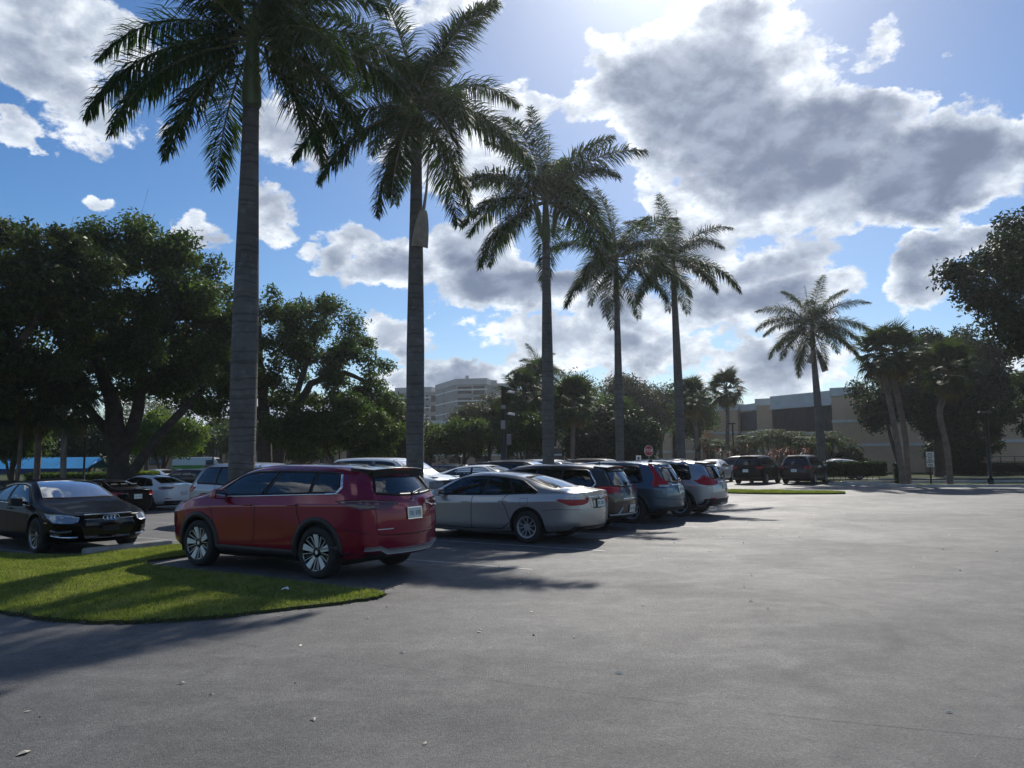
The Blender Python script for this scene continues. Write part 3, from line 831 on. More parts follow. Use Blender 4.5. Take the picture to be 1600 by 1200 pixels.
def tree(name, label, cat, x, y, z, ells, trunks, n_leaf, leaf, size, seed, clump=(0.55, 1.1), n_cl=70, bark=None, group=None, fork=2.6, limb_r=.16, shell=.4, twigs=True):
    """ells: crown ellipsoids (cx,cy,cz,rx,ry,rz) relative to the foot; trunks: lists of (x,y,z,r)"""
    rng = np.random.default_rng(seed)
    root = empty(name, (x, y, z))
    cs = []; rs = []
    vol = np.array([e[3] * e[4] * e[5] for e in ells]) ** (2 / 3)
    for i in rng.choice(len(ells), n_cl, p=vol / vol.sum()):
        e = ells[i]
        d = rng.normal(size=3); d /= np.linalg.norm(d)
        u = rng.uniform(0.25, 1) ** 0.45
        cs.append([e[0] + d[0] * e[3] * u, e[1] + d[1] * e[4] * u, e[2] + d[2] * e[5] * u]); rs.append(rng.uniform(*clump))
    me = mesh_np('crown', leaves_np(rng, cs, rs, n_leaf, size, .8, shell), 4, leaf)
    link(bpy.data.objects.new('crown', me), root)
    mb = MB(); bark = bark or M_BARKD
    nodes = []
    for tr in trunks:
        path = [Vector(p[:3]) for p in tr]; rad = [p[3] for p in tr]
        # smooth the trunk path a little
        fine, fr = [], []
        for i in range(len(path) - 1):
            for k in range(3):
                t = k / 3
                fine.append(path[i].lerp(path[i + 1], t) + Vector(rng.normal(size=3)) * rad[i] * .08); fr.append(rad[i] + (rad[i + 1] - rad[i]) * t)
        fine.append(path[-1]); fr.append(rad[-1])
        mb.tube(fine, fr, 9)
        nodes += [(p, r) for p, r in zip(fine, fr) if p.z > fork * .8]
    if twigs:
        order = sorted(range(len(cs)), key=lambda i: (Vector(cs[i]) - Vector((0, 0, fork))).length)
        for i in order:
            c = Vector(cs[i])
            best = min(nodes, key=lambda q: (q[0] - c).length + max(0, q[0].z - c.z + .3) * 2.2)
            L = (best[0] - c).length
            r0 = min(best[1] * .75, .035 + L * .026)
            pts = curve_pts(best[0], c, .08 * L, 4, rng, L * .05)
            mb.tube(pts, [r0 * (1 - .7 * k / 4) for k in range(5)], 5, cap=False)
            nodes += [(p, r0 * (1 - .7 * k / 4)) for k, p in enumerate(pts) if k >= 2]
            for q in range(2):
                e = c + Vector(rng.normal(size=3)) * rs[i] * .7
                mb.tube([pts[3], e], [r0 * .35, .008], 3, cap=False)
    mb.ob('trunk', bark, root, True)
    if cat: tag(root, label, cat, group)
    return root

def tx(px, D): return (px - 800) / 1200 * D

# the two big shade trees and the tree cut by the left edge
tree('shade_tree', 'largest broad dark shade tree, forked trunk leaning right, behind the black coupe', 'tree', tx(187, 40), 40, -.4,
     [(0.3, 0, 10.9, 4.6, 4.4, 3.6), (-3.0, 0, 9.0, 3.6, 3.8, 3.6), (3.4, 0, 8.6, 3.2, 3.6, 3.2), (-1, 0, 6.6, 4.6, 3.6, 1.7), (4.9, 0, 6.2, 1.8, 2.2, 1.5), (1.5, 0, 13.2, 2.4, 2.4, 1.4)],
     [[(0, 0, 0, .62), (0.0, 0, 1.5, .52), (-.1, 0, 3.4, .5), (-.5, 0, 5.4, .38), (-1.6, 0, 8.0, .25), (-2.2, .3, 10.5, .12)],
      [(0.15, 0, 2.4, .36), (.9, 0, 4.6, .32), (1.0, .2, 7.5, .24), (1.3, 0, 11, .12)],
      [(0.2, 0, .9, .33), (.9, -.1, 1.7, .27), (2.1, -.2, 3.3, .24), (3.4, -.2, 4.7, .2), (4.8, 0, 6.3, .12)],
      [(-.1, 0, 3.0, .3), (-2.2, .3, 5.2, .2), (-4.2, .4, 7.3, .1)]],
     88000, L_DARK, .12, 21, (.5, 1.15), 215, fork=3.5)
tree('shade_tree', 'tree at the left edge with yellowing leaves and pale spreading branches', 'tree', tx(-75, 34), 34, -.4,
     [(1.6, 0, 10.0, 4.3, 3.6, 3.3), (4.4, 0, 10.6, 2.1, 2.6, 1.9), (-1, 0, 7.0, 4, 3.5, 2.6), (2.9, 0, 5.6, 2.4, 2.6, 1.3)],
     [[(0, 0, 0, .5), (.3, 0, 2, .42), (.9, 0, 4.2, .34), (2.2, 0, 6.5, .22), (3.6, 0, 8.6, .12)], [(.4, 0, 3, .3), (-.6, 0, 6.0, .2), (-1, 0, 8.6, .1)]],
     64000, L_MID if False else leaf_mat('yellowing_leaf', (0.03, 0.055, 0.018), (0.07, 0.09, 0.028), .3, .4, .5, c3=(0.2, 0.14, 0.04)),   .12, 22, (.5, 1.0), 150, bark=M_BARK, fork=3)
tree('shade_tree', 'open-crowned dark tree with arching limbs between the first and second palms', 'tree', tx(422, 46), 46, -.4,
     [(-.6, 0, 9.2, 3.6, 3.2, 3.4), (2.6, 0, 9.9, 2.8, 2.8, 2.0), (5.0, 0, 7.6, 2.2, 2.6, 2.2), (-3.3, 0, 8.0, 2.1, 2.6, 3.0), (-4.9, .5, 7.2, 2.0, 2.4, 3.0), (1.5, 0, 6.2, 3.6, 3, 1.3), (6.4, 0, 5.4, 1.0, 1.6, .9)],
     [[(-.2, 0, 0, .5), (-.3, 0, 2.4, .42), (-.4, 0, 5, .34), (-.8, .2, 8.2, .2), (-.8, 0, 10.6, .1)],
      [(.35, 0, 0, .4), (.5, 0, 2.2, .34), (1.1, 0, 4.6, .3), (2.4, 0, 6.6, .22), (4.4, 0, 7.3, .16), (6.0, 0, 6.6, .08)],
      [(.9, 0, 4.0, .22), (2.0, 0, 7.6, .17), (3.0, 0, 10.2, .08)], [(-.4, 0, 4.4, .26), (-2.2, .2, 6.6, .18), (-3.4, 0, 9.2, .09)]],
     62000, L_DARK, .11, 23, (.4, .95), 225, fork=4)
tree('shade_tree', 'lower drooping leafy tree left of the second palm trunk', 'tree', tx(545, 42), 42, -.3,
     [(0, 0, 3.9, 2.4, 2.2, 1.5), (1.1, 0, 3.1, 1.6, 1.8, 1.1), (-2.6, 0, 3.5, 1.8, 2, 1.3)],
     [[(0, 0, 0, .2), (.1, 0, 1.5, .16), (.3, 0, 3.4, .1)], [(0, 0, .8, .13), (-1.3, 0, 2.6, .09), (-2.2, 0, 3.6, .05)]],
     26000, L_DARK, .11, 24, (.4, .8), 80, fork=1.5)
# right hand mass
tree('shade_tree', 'huge glossy dark tree overhanging the upper right corner of the lot', 'tree', tx(1790, 34), 34, 0,
     [(0, 0, 9.6, 5.6, 4.5, 3.4), (-5.0, 0, 9.6, 2.9, 3.2, 2.4), (-3.2, 0, 7.3, 3.0, 3.0, 1.5), (-4.4, 0, 11.5, 1.8, 2.4, 1.2), (2, 0, 7, 4, 4, 2.5)],
     [[(0, 0, 0, .6), (0, 0, 3, .5), (-1.2, 0, 6, .34), (-3.6, 0, 8.8, .18)], [(0, 0, 3, .4), (1.2, 0, 7, .25), (1.6, 0, 10, .1)]],
     80000, leaf_mat('glossy_leaf', (0.018, 0.032, 0.012), (0.035, 0.055, 0.018), .25, .32, .5, c3=(0.07, 0.07, 0.02)), .115, 25, (.5, 1.0), 230, fork=4)
tree('evergreen_tree', 'dense dark evergreen mass behind the leaning sabal palms', 'tree', tx(1462, 60), 60, 0,
     [(1.5, 0, 8.4, 4.3, 3.5, 3.4), (-4.3, 0, 5.9, 2.0, 2.4, 2.2), (3.2, 0, 5.8, 2.8, 3, 2.8), (-1.0, 0, 6.0, 3.4, 3, 2.9)],
     [[(0, 0, 0, .4), (.2, 0, 4, .3), (.8, 0, 8, .15)], [(-2.8, 0, 0, .2), (-3.6, 0, 3, .14), (-4, 0, 5, .08)]],
     70000, L_DENSE, .15, 26, (.7, 1.3), 170, fork=2.5)
tree('evergreen_tree', 'dark round tree at the right edge with sunlit leaf tips', 'tree', tx(1632, 50), 50, 0,
     [(0.6, 0, 5.2, 3.2, 2.8, 2.6), (1.6, 0, 7.0, 2.6, 2.6, 2.0)],
     [[(.4, 0, 0, .25), (.4, 0, 3, .2), (.6, 0, 5, .1)]], 16000, leaf_mat('lit_leaf', (0.03, 0.05, 0.018), (0.06, 0.085, 0.025), .35, .4, .6), .13, 27, (.45, .9), 45, fork=2)
# middle distance
def small(px, D, ptop, w, seed, label, leaf=None, low=None, cat='tree', n=9000, size=.13, name='small_tree', group=None, bark=None, z0=0):
    H = 1.75 + (714 - ptop) / 1200 * D - z0; rx = w / 1200 * D / 2
    lowz = H * .36 if low is None else low
    cz = (H + lowz) / 2; rz = (H - lowz) / 2
    return tree(name, label, cat, tx(px, D), D, z0, [(0, 0, cz, rx * .8, rx * .8, rz * .85), (-rx * .45, 0, cz - rz * .2, rx * .5, rx * .6, rz * .6), (rx * .45, 0, cz - rz * .1, rx * .5, rx * .6, rz * .65)],
                [[(0, 0, 0, .12 + H * .015), (.1, 0, lowz * .7, .1 + H * .01), (.2, 0, cz, .06)], [(0, 0, lowz * .3, .09), (-rx * .3, 0, cz, .05)], [(0, 0, lowz * .4, .09), (rx * .35, 0, cz, .05)]],
                int(n * 1.5), leaf or L_DARK, size, seed, (.1 * H, .18 * H), 60, group=group, fork=lowz * .6, bark=bark)
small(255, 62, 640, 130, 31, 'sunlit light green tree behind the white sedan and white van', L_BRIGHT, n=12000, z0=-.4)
small(295, 80, 655, 90, 32, 'mid green tree beyond the sunlit tree at left', L_MID, z0=-.4)
small(230, 92, 610, 150, 33, 'thin pale tree filling the gap under the leaning limb', leaf_mat('pale_leaf', (.09, .1, .06), (.13, .14, .08), .4, .6, .5), n=9000, z0=-.4)
small(470, 62, 650, 110, 34, 'dull green tree right of the forked dark trunks', L_MID, z0=-.4)
small(600, 58, 628, 130, 35, 'brownish green tree just left of the second palm trunk', L_DULL, n=13000, low=1.6, z0=-.3)
small(670, 66, 655, 70, 36, 'narrow green tree just right of the second palm trunk', L_MID)
small(722, 58, 650, 110, 37, 'small multi-stemmed dark tree in front of the office block', L_DARK, n=10000)
small(762, 70, 617, 105, 38, 'rounded brownish tree before the corner of the office block', L_DULL, n=12000)
small(820, 52, 648, 90, 39, 'thin dark tree behind the camera pole', L_DARK, n=9000)
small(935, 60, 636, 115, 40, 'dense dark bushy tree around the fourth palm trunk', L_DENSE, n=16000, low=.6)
small(985, 58, 640, 85, 41, 'bushy tree with light green top right of the fourth palm', L_DENSE, n=15000, low=.5)
small(955, 66, 612, 60, 42, 'light green leafy crown behind the fourth palm trunk', L_MID, n=8000)
small(975, 95, 588, 95, 43, 'tall dark spreading tree beyond the fourth and fifth palms', L_DULL, n=15000, low=5, size=.17)
small(1030, 98, 602, 90, 44, 'dark wide tree behind the flat roof between fourth and fifth palms', L_DENSE, n=12000, low=5, size=.17)
small(890, 74, 585, 90, 45, 'dark leafy tree mixed with the palms right of the third trunk', L_DARK, n=12000)
small(1088, 84, 600, 60, 46, 'dark tree behind the fifth palm trunk', L_DARK, n=8000)
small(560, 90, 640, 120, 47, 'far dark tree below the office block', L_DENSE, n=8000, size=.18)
small(70, 70, 640, 200, 48, 'dark trees behind the blue canopy', L_DARK, n=12000, z0=-.4, size=.16)
small(140, 66, 652, 130, 49, 'dark leafy tree above the right end of the blue canopy', L_DENSE, n=10000, z0=-.4, size=.15)
small(385, 84, 650, 120, 50, 'far green tree directly behind the first palm trunk', L_MID, n=8000, z0=-.4, size=.16)
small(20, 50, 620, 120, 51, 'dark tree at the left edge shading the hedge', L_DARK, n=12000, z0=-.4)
small(1500, 66, 655, 110, 54, 'dark low tree added to darken the entrance behind the kinked sabal palm', L_DENSE, n=12000, low=.4)  # added tree: its dense foliage stands in for the dark entrance
small(1322, 64, 700, 50, 53, 'low dark shrub left of the twin sabal palms', L_DENSE, n=6000, low=.2)

# far woods closing the view: a mass of trees that cannot be told apart
rng = np.random.default_rng(77); cs = []; rs = []
for k in range(420):
    px = rng.uniform(-500, 2100); D = rng.uniform(118, 150)
    if 1000 < px < 1330: continue
    h = 6.5 + 2.5 * math.sin(px * .021) + 1.5 * math.sin(px * .057 + 1)
    if 560 < px < 1000: h *= .75
    cs.append([tx(px, D), D, rng.uniform(.5, max(1.5, h - 1.5))]); rs.append(rng.uniform(1.6, 3.2))
o = link(bpy.data.objects.new('woods', mesh_np('woods', leaves_np(rng, cs, rs, 90000, .34, .8, .45), 4, L_DENSE))); o['kind'] = 'stuff'
o['label'] = 'far dark belt of trees behind the buildings'; o['category'] = 'woods'
# ---------------------------------------------------------------- hedges
def hedge(name, A, B, w, h, z0, label, leaf, n, seed, size=.06, bare=0.0):
    rng = np.random.default_rng(seed)
    A = np.array(A); B = np.array(B); L = np.linalg.norm(B - A); d = (B - A) / L; nn = np.array([-d[1], d[0]])
    u = rng.uniform(0, L, n); s = rng.uniform(-1, 1, n); q = rng.uniform(0, 1, n)
    face = rng.integers(0, 5, n)
    off = np.where(face <= 1, -w / 2, np.where(face == 2, w / 2, s * w / 2)); zz = np.where(face >= 3, h, q * h * (1 - bare) + bare * h)
    off = off + rng.normal(size=n) * .05; zz = zz + rng.normal(size=n) * .045
    xy = A[None] + d[None] * u[:, None] + nn[None] * off[:, None]
    pos = np.stack([xy[:, 0], xy[:, 1], zz + z0], 1)
    nrm = rng.normal(size=(n, 3)); nrm /= np.linalg.norm(nrm, axis=1)[:, None]
    t = np.cross(nrm, rng.normal(size=(n, 3))); t /= np.linalg.norm(t, axis=1)[:, None]; b = np.cross(nrm, t)
    s_ = size * rng.uniform(.6, 1.3, n)[:, None]
    v = np.stack([pos - t * s_, pos + b * s_ * .5, pos + t * s_, pos - b * s_ * .5], 1).reshape(-1, 3)
    root = empty(name, ((A[0] + B[0]) / 2, (A[1] + B[1]) / 2, z0))
    me = mesh_np('foliage', v - np.array([(A[0] + B[0]) / 2, (A[1] + B[1]) / 2, z0]), 4, leaf); link(bpy.data.objects.new('foliage', me), root)
    mb = MB(); ang = math.atan2(d[1], d[0])
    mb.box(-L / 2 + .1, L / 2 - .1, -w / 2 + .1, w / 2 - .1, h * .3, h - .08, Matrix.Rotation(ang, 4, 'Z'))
    for k in range(int(L / .4)):
        xx = -L / 2 + .2 + k * .4
        mb.tube([Matrix.Rotation(ang, 4, 'Z') @ Vector((xx, rng.uniform(-.2, .2), 0)), Matrix.Rotation(ang, 4, 'Z') @ Vector((xx + rng.uniform(-.1, .1), 0, h * .4))], .02, 4)
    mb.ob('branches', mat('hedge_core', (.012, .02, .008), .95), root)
    tag(root, label, 'hedge')
hedge('clipped_hedge', XD(50, 50), XD(216, 50), 1.2, 1.25, -.4, 'clipped green hedge running below the blue canopy', leaf_mat('hedge_leaf', (.06, .11, .02), (.1, .15, .03), .35, .5, 1.0), 14000, 61)
hedge('clipped_hedge', XD(212, 50.8), XD(246, 51), 1.2, 1.3, -.4, 'short bright yellow-green end of the hedge beside the big trunk', leaf_mat('hedge_leaf_bright', (.16, .22, .03), (.2, .25, .04), .4, .5, 1.0), 4000, 62)
hedge('clipped_hedge', XD(1222, 51), XD(1379, 49.6), 1.0, 1.2, 0, 'clipped dark hedge with bare stems beside the parked dark red SUV', leaf_mat('hedge_leaf_dark', (.03, .055, .018), (.05, .075, .02), .3, .5, 1.0), 15000, 63, bare=.35)
hedge('clipped_hedge', XD(1392, 47.5), XD(1400, 47.4), .8, 1.1, 0, 'small clipped bush at the foot of the twin sabal palms', leaf_mat('hedge_leaf_dark2', (.02, .035, .014), (.035, .05, .018), .2, .5, 1.0), 2200, 64)
hedge('clipped_hedge', XD(1470, 66), XD(1600, 62), 1.0, .9, 0, 'long low dark hedge before the right wing of the tan building', MATS['hedge_leaf_dark2'], 12000, 65)

# ---------------------------------------------------------------- royal palms
M_TRUNK = bpy.data.materials.new('royal_trunk'); M_TRUNK.use_nodes = True
t = NT(M_TRUNK.node_tree)
b = t.n('ShaderNodeBsdfPrincipled'); o_ = t.n('ShaderNodeOutputMaterial'); obc = t.n('ShaderNodeTexCoord').outputs['Object']
sp_ = t.n('ShaderNodeSeparateXYZ'); t.put(sp_.inputs[0], obc)
zz = t.m('ADD', sp_.outputs[2], t.m('MULTIPLY', t.noise(obc, 1.6, 4, .6), .22))
rn = t.n('ShaderNodeTexNoise', noise_dimensions='1D'); t.put(rn.inputs['W'], zz); rn.inputs['Scale'].default_value = 11.0; rn.inputs['Detail'].default_value = 3.0
ring = t.ss(rn.outputs['Fac'], .55, .66)
base = t.mix(t.ss(t.noise(obc, 1.1, 6, .65), .3, .7), (.085, .078, .072, 1), (.155, .145, .135, 1))
base = t.mix(t.m('MULTIPLY', t.ss(t.noise(obc, 3.5, 6, .7), .52, .66), .6), base, (.2, .195, .18, 1))
base = t.mix(t.m('MULTIPLY', ring, .4), base, (.04, .036, .034, 1))
t.put(b.inputs['Base Color'], base); b.inputs['Roughness'].default_value = .9
bp = t.n('ShaderNodeBump'); bp.inputs['Distance'].default_value = .015; t.put(bp.inputs['Height'], t.m('SUBTRACT', t.noise(obc, 25, 4, .6), ring)); t.put(b.inputs['Normal'], bp.outputs[0])
t.put(o_.inputs[0], b.outputs[0])
M_SHAFT = mat('crownshaft', (.10, .13, .045), .35, var=.3, vscale=1.2)
M_RACHIS = mat('rachis', (.13, .15, .05), .5)
M_HUSK = mat('dry_husk', (.34, .28, .22), .85, var=.35, vscale=2.5, bump=.01, bscale=12)
L_PALM = leaf_mat('palm_leaf', (0.028, 0.055, 0.018), (0.05, 0.085, 0.026), .36, .55, .7, spec=.1)

def frond_mesh(e0, length, droop, seed, n=95, lmax=.62, w=.034, ranks=2, leafm=None, curl=1.25):
    rng = random.Random(seed)
    N = 22; pts = []; p = Vector((0, 0, 0)); ang = R(e0)
    for i in range(N + 1):
        pts.append((p.copy(), ang)); s = i / N
        ang = R(e0) - R(droop) * (s ** curl); ds = length / N
        p = p + Vector((math.cos(ang) * ds, 0, math.sin(ang) * ds))
    mb = MB(); mb.tube([q[0] for q in pts], [.035 * (1 - .9 * i / N) + .004 for i in range(N + 1)], 5, cap=False)
    nr = len(mb.f); V = mb.v; F = mb.f
    for i in range(n):
        s = .1 + .9 * (i + rng.random() * .6) / n
        k = min(N - 1, int(s * N)); f = s * N - k
        base = pts[k][0].lerp(pts[k + 1][0], min(1, f)); a = pts[k][1]
        T = Vector((math.cos(a), 0, math.sin(a))); U = Vector((-math.sin(a), 0, math.cos(a)))
        ll = lmax * (0.35 + 1.0 * math.sin(math.pi * min(1, (s * .93 + .07)) ** .8)) * rng.uniform(.8, 1.1)
        ll = max(ll, lmax * .3)
        for side in (-1, 1):
            for q in range(ranks):
                r = R(rng.uniform(-50, 45))
                fwd = .22 + .75 * s
                d = (Vector((0, side, 0)) * math.cos(r) + U * math.sin(r) + T * fwd).normalized()
                L = ll * rng.uniform(.8, 1.08)
                mid = base + d * L * .5 + Vector((0, 0, -.05 * L)); d2 = (d + Vector((0, 0, -.55 - .3 * rng.random()))).normalized(); tip = mid + d2 * L * .5
                ww = d.cross(Vector((rng.uniform(-.6, .6), 0, 1))).normalized() * w * .5
                j = len(V)
                V += [tuple(base - ww * .5), tuple(base + ww * .5), tuple(mid + ww), tuple(mid - ww), tuple(tip)]
                F += [(j, j + 1, j + 2, j + 3), (j + 3, j + 2, j + 4)]
    me = bpy.data.meshes.new('frond'); me.from_pydata(V, [], F); me.materials.append(leafm or L_PALM); me.materials.append(M_RACHIS)
    mi = np.zeros(len(me.polygons), np.int32); mi[:nr] = 1; me.polygons.foreach_set('material_index', mi)
    return me
FR = {}
for key, e0, ln, dr in (('spear', 86, 2.6, 8), ('high', 66, 3.6, 48), ('up', 46, 3.9, 66), ('mid', 24, 4.0, 76), ('flat', 2, 3.9, 66), ('low', -20, 3.7, 52), ('hang', -46, 3.4, 34)):
    FR[key] = [frond_mesh(e0, ln, dr, hash(key) % 1 + i * 7 + len(key), n=26 if key == 'spear' else 108, lmax=.3 if key == 'spear' else .7, w=.036, ranks=1 if key == 'spear' else 2) for i in range(2)]

def royal_palm(x, y, z, hb, hs, sc, label, seed, plan, rb=.27, lean=(0, 0), bulge=0.02, name='royal_palm', group='royal palms in a row along the lot'):
    """hb: height of bare trunk, hs: crownshaft length, plan: [(class, yaw degrees)...]"""
    rng = random.Random(seed)
    r = empty(name, (x, y, z))
    N = 26; path = []; rad = []
    for i in range(N + 1):
        s = i / N
        path.append((lean[0] * s ** 1.5, lean[1] * s ** 1.5, hb * s - (.1 if i == 0 else 0)))
        q = rb * (1.12 - .1 * min(1, s * 8)) if s < .12 else rb
        q *= 1 + bulge * math.sin(math.pi * min(1, s * 1.15)) * 4 - .34 * max(0, s - .45) / .55
        rad.append(q)
    MB().tube(path, rad, 20).ob('trunk', M_TRUNK, r, True)
    tx_, ty_ = path[-1][0], path[-1][1]
    rt = rad[-1]
    MB().tube([(tx_, ty_, hb - .03), (tx_, ty_, hb + .06), (tx_, ty_, hb + hs * .25), (tx_, ty_, hb + hs * .7), (tx_, ty_, hb + hs), (tx_, ty_, hb + hs + .4)], [rt * 1.02, rt * 1.28, rt * 1.22, rt * .85, rt * .55, rt * .25], 16).ob('crownshaft', M_SHAFT, r, True)
    for k, (cls, yaw) in enumerate(plan):
        me = FR[cls][k % 2]
        o = link(bpy.data.objects.new('frond', me), r)
        zz_ = hb + hs * {'spear': 1.0, 'high': 1.0, 'up': .97, 'mid': .93, 'flat': .88, 'low': .82, 'hang': .78}[cls]
        o.location = (tx_ + rt * .45 * math.cos(R(yaw)), ty_ + rt * .45 * math.sin(R(yaw)), zz_)
        o.rotation_euler = (R(rng.uniform(-8, 8)), R(rng.uniform(-5, 5)), R(yaw)); s_ = sc * rng.uniform(.92, 1.06); o.scale = (s_, s_, s_)
    tag(r, label, 'palm tree', group)
    return r
def plan(seed, n_hi=3, n_up=4, n_mid=5, n_flat=4, n_low=3, n_hang=2):
    rng = random.Random(seed); out = [('spear', rng.uniform(0, 360))]; a = rng.uniform(0, 360)
    for cls, n in (('high', n_hi), ('up', n_up), ('mid', n_mid), ('flat', n_flat), ('low', n_low), ('hang', n_hang)):
        for k in range(n):
            out.append((cls, a + 360 * k / max(1, n) + rng.uniform(-14, 14)))
        a += 77
    return out
# bare angles: 0 = to the right in the photo, 180 = left, 270 = towards the lot entrance
royal_palm(-5.62, 16.02, .0, 9.35, 1.75, 1.0, 'nearest royal palm behind the red SUV, crown cut by the top of the photo', 1,
           [('spear', 0), ('high', 40), ('high', 160), ('high', 280), ('up', 0), ('up', 100), ('up', 200), ('up', 300), ('mid', 178), ('mid', 150), ('mid', 20), ('mid', -25), ('mid', 240), ('flat', 190), ('flat', 2), ('flat', 320), ('flat', 60), ('low', 215), ('low', -10), ('low', 130), ('hang', 235), ('hang', -20)], rb=.255)
royal_palm(-2.64, 20.87, 0, 10.35, 1.45, .98, 'second royal palm with a dry husk hanging on its trunk', 2, plan(12, 3, 4, 4, 4, 3, 3), rb=.225)
royal_palm(1.27, 27.25, 0, 9.5, 1.75, 1.0, 'third royal palm with two pointed flower spathes below the crownshaft', 3, plan(14, 4, 4, 4, 4, 3, 0), rb=.2)
royal_palm(4.54, 32.59, 0, 8.85, 1.55, 0.92, 'fourth royal palm, the slimmest and shortest trunk of the row', 4, plan(18, 2, 3, 4, 3, 3, 2), rb=.165)
royal_palm(8.57, 39.17, 0, 10.75, 1.3, 1.0, 'fifth royal palm, farthest of the row beside the parked silver SUV', 5, plan(21, 2, 3, 4, 3, 3, 1), rb=.215, lean=(-.15, 0))
royal_palm(21.65, 54, 0, 9.4, 1.6, 1.08, 'lone royal palm behind the clipped hedge with husks hanging off its trunk', 6, plan(27, 3, 4, 5, 4, 3, 2), rb=.26, lean=(-.3, 0))

def husk(x, y, z, L, w, label, rz=0., tilt=0., strap=.8):
    r = empty('dry_husk', (x, y, z), rz); r.rotation_euler = (0, tilt, rz)
    n = 9; vs = []; fs = []
    for i in range(n + 1):
        s = i / n; ww = w * (.3 + .7 * s ** .6) * (1 - .12 * s * s); zz_ = -L * s
        for j in range(7):
            a = -1.35 + 2.7 * j / 6
            vs.append((ww * .5 * math.sin(a), -ww * .28 * math.cos(a) + .02 * math.sin(9 * s), zz_))
    for i in range(n):
        for j in range(6):
            fs.append((i * 7 + j, i * 7 + j + 1, (i + 1) * 7 + j + 1, (i + 1) * 7 + j))
    o = mesh_obj('sheath', vs, fs, M_HUSK, r, True); sd = o.modifiers.new('t', 'SOLIDIFY'); sd.thickness = .02
    MB().tube([(0, -.03, -.1), (.02, -.02, strap * .4), (0, .05, strap)], [.05, .035, .02], 6).ob('stalk', M_HUSK, r, True)
    tag(r, label, 'palm husk')
husk(-2.4, 20.55, 8.5, 1.05, .5, 'tan dry husk hanging beside the trunk of the second royal palm', .2, .1, 1.5)
husk(21.5, 53.65, 9.1, 1.6, .6, 'tan dry husk leaning out from the lone palm trunk', .3, -.38, .5)
husk(21.2, 53.6, 9.0, .9, .5, 'short tan husk on the left of the lone palm trunk', -.3, .3, .4)
for dx, tl, lab in ((-.22, -.16, 'left pointed flower spathe on the third royal palm'), (.2, .1, 'right pointed flower spathe on the third royal palm')):
    mb = MB(); mb.tube([(0, 0, 0), (0, 0, .25), (0, 0, .7), (0, 0, 1.15), (0, 0, 1.4)], [.03, .07, .1, .06, .005], 10)
    o = mb.ob('flower_spathe', M_SHAFT, None, True); o.location = (1.33 + dx, 27.1, 9.6); o.rotation_euler = (0, tl, 0); tag(o, lab, 'palm spathe')

# ---------------------------------------------------------------- sabal (fan) palms
L_FAN = leaf_mat('fan_leaf', (0.035, 0.055, 0.025), (0.06, 0.085, 0.035), .3, .5, .8, c3=(.1, .1, .045), spec=.16)
L_FAND = leaf_mat('fan_leaf_old', (0.11, 0.09, 0.04), (0.16, 0.12, 0.05), .3, .6, .8)
def fan_mesh(leafm, seed, drop):
    rng = random.Random(seed); mb = MB()
    mb.tube([(0, 0, 0), (.45, 0, .04), (.85, 0, 0)], [.022, .016, .012], 4, cap=False)
    V, F = mb.v, mb.f; n = 30
    for i in range(n):
        a = R(-115 + 230 * (i + .5) / n); L = .82 * rng.uniform(.85, 1.1) * (.75 + .25 * math.cos(a))
        c = Vector((.8, 0, 0)); d = Vector((math.cos(a), math.sin(a), .16 - abs(math.sin(a)) * .1)).normalized()
        s = Vector((-math.sin(a), math.cos(a), 0)) * .032
        m1 = c + d * L * .55 + Vector((0, 0, -.03)); d2 = (d + Vector((0, 0, -drop * rng.uniform(.6, 1.3)))).normalized(); tp = m1 + d2 * L * .55
        j = len(V); V += [tuple(c - s * .2), tuple(c + s * .2), tuple(m1 + s + Vector((0, 0, .015))), tuple(m1 - s), tuple(tp)]
        F += [(j, j + 1, j + 2, j + 3), (j + 3, j + 2, j + 4)]
    me = bpy.data.meshes.new('fan_leaf'); me.from_pydata(V, [], F); me.materials.append(leafm); return me
FANS = [fan_mesh(L_FAN, 1, .9), fan_mesh(L_FAN, 2, 1.3), fan_mesh(L_FAN, 3, .6)]; FANO = fan_mesh(L_FAND, 4, 1.8)
M_SABT = mat('sabal_trunk', (.2, .15, .12), .95, var=.3, vscale=3, bump=.03, bscale=14)
def sabal(x, y, z, path, label, seed, sc=1.0, n=34, r=.17, group='fan palms with round crowns'):
    rng = random.Random(seed); root = empty('sabal_palm', (x, y, z))
    fine = []; rr = []
    P_ = [Vector(p) for p in path]
    for i in range(len(P_) - 1):
        p0 = P_[max(0, i - 1)]; p1 = P_[i]; p2 = P_[i + 1]; p3 = P_[min(len(P_) - 1, i + 2)]
        for k in range(5):
            t = k / 5
            fine.append(.5 * ((2 * p1) + (p2 - p0) * t + (2 * p0 - 5 * p1 + 4 * p2 - p3) * t * t + (3 * p1 - p0 - 3 * p2 + p3) * t ** 3))
    fine.append(P_[-1]); rr = [r * (1.15 if i < 2 else 1) * rng.uniform(.95, 1.05) for i in range(len(fine))]
    MB().tube(fine, rr, 10).ob('trunk', M_SABT, root, True)
    top = P_[-1]
    for k in range(n):
        el_ = 85 - 150 * (k + .5) / n + rng.uniform(-8, 8)
        old = k > n * .88
        o = link(bpy.data.objects.new('fan_leaf', FANO if old else FANS[k % 3]), root)
        yaw = R(k * 137.5 + rng.uniform(-10, 10))
        o.location = top + Vector((0, 0, .25 * (1 - k / n))); o.rotation_euler = (R(rng.uniform(-25, 25)), R(-el_), yaw)
        s_ = sc * rng.uniform(.85, 1.1); o.scale = (s_, s_, s_)
    tag(root, label, 'palm tree', group)
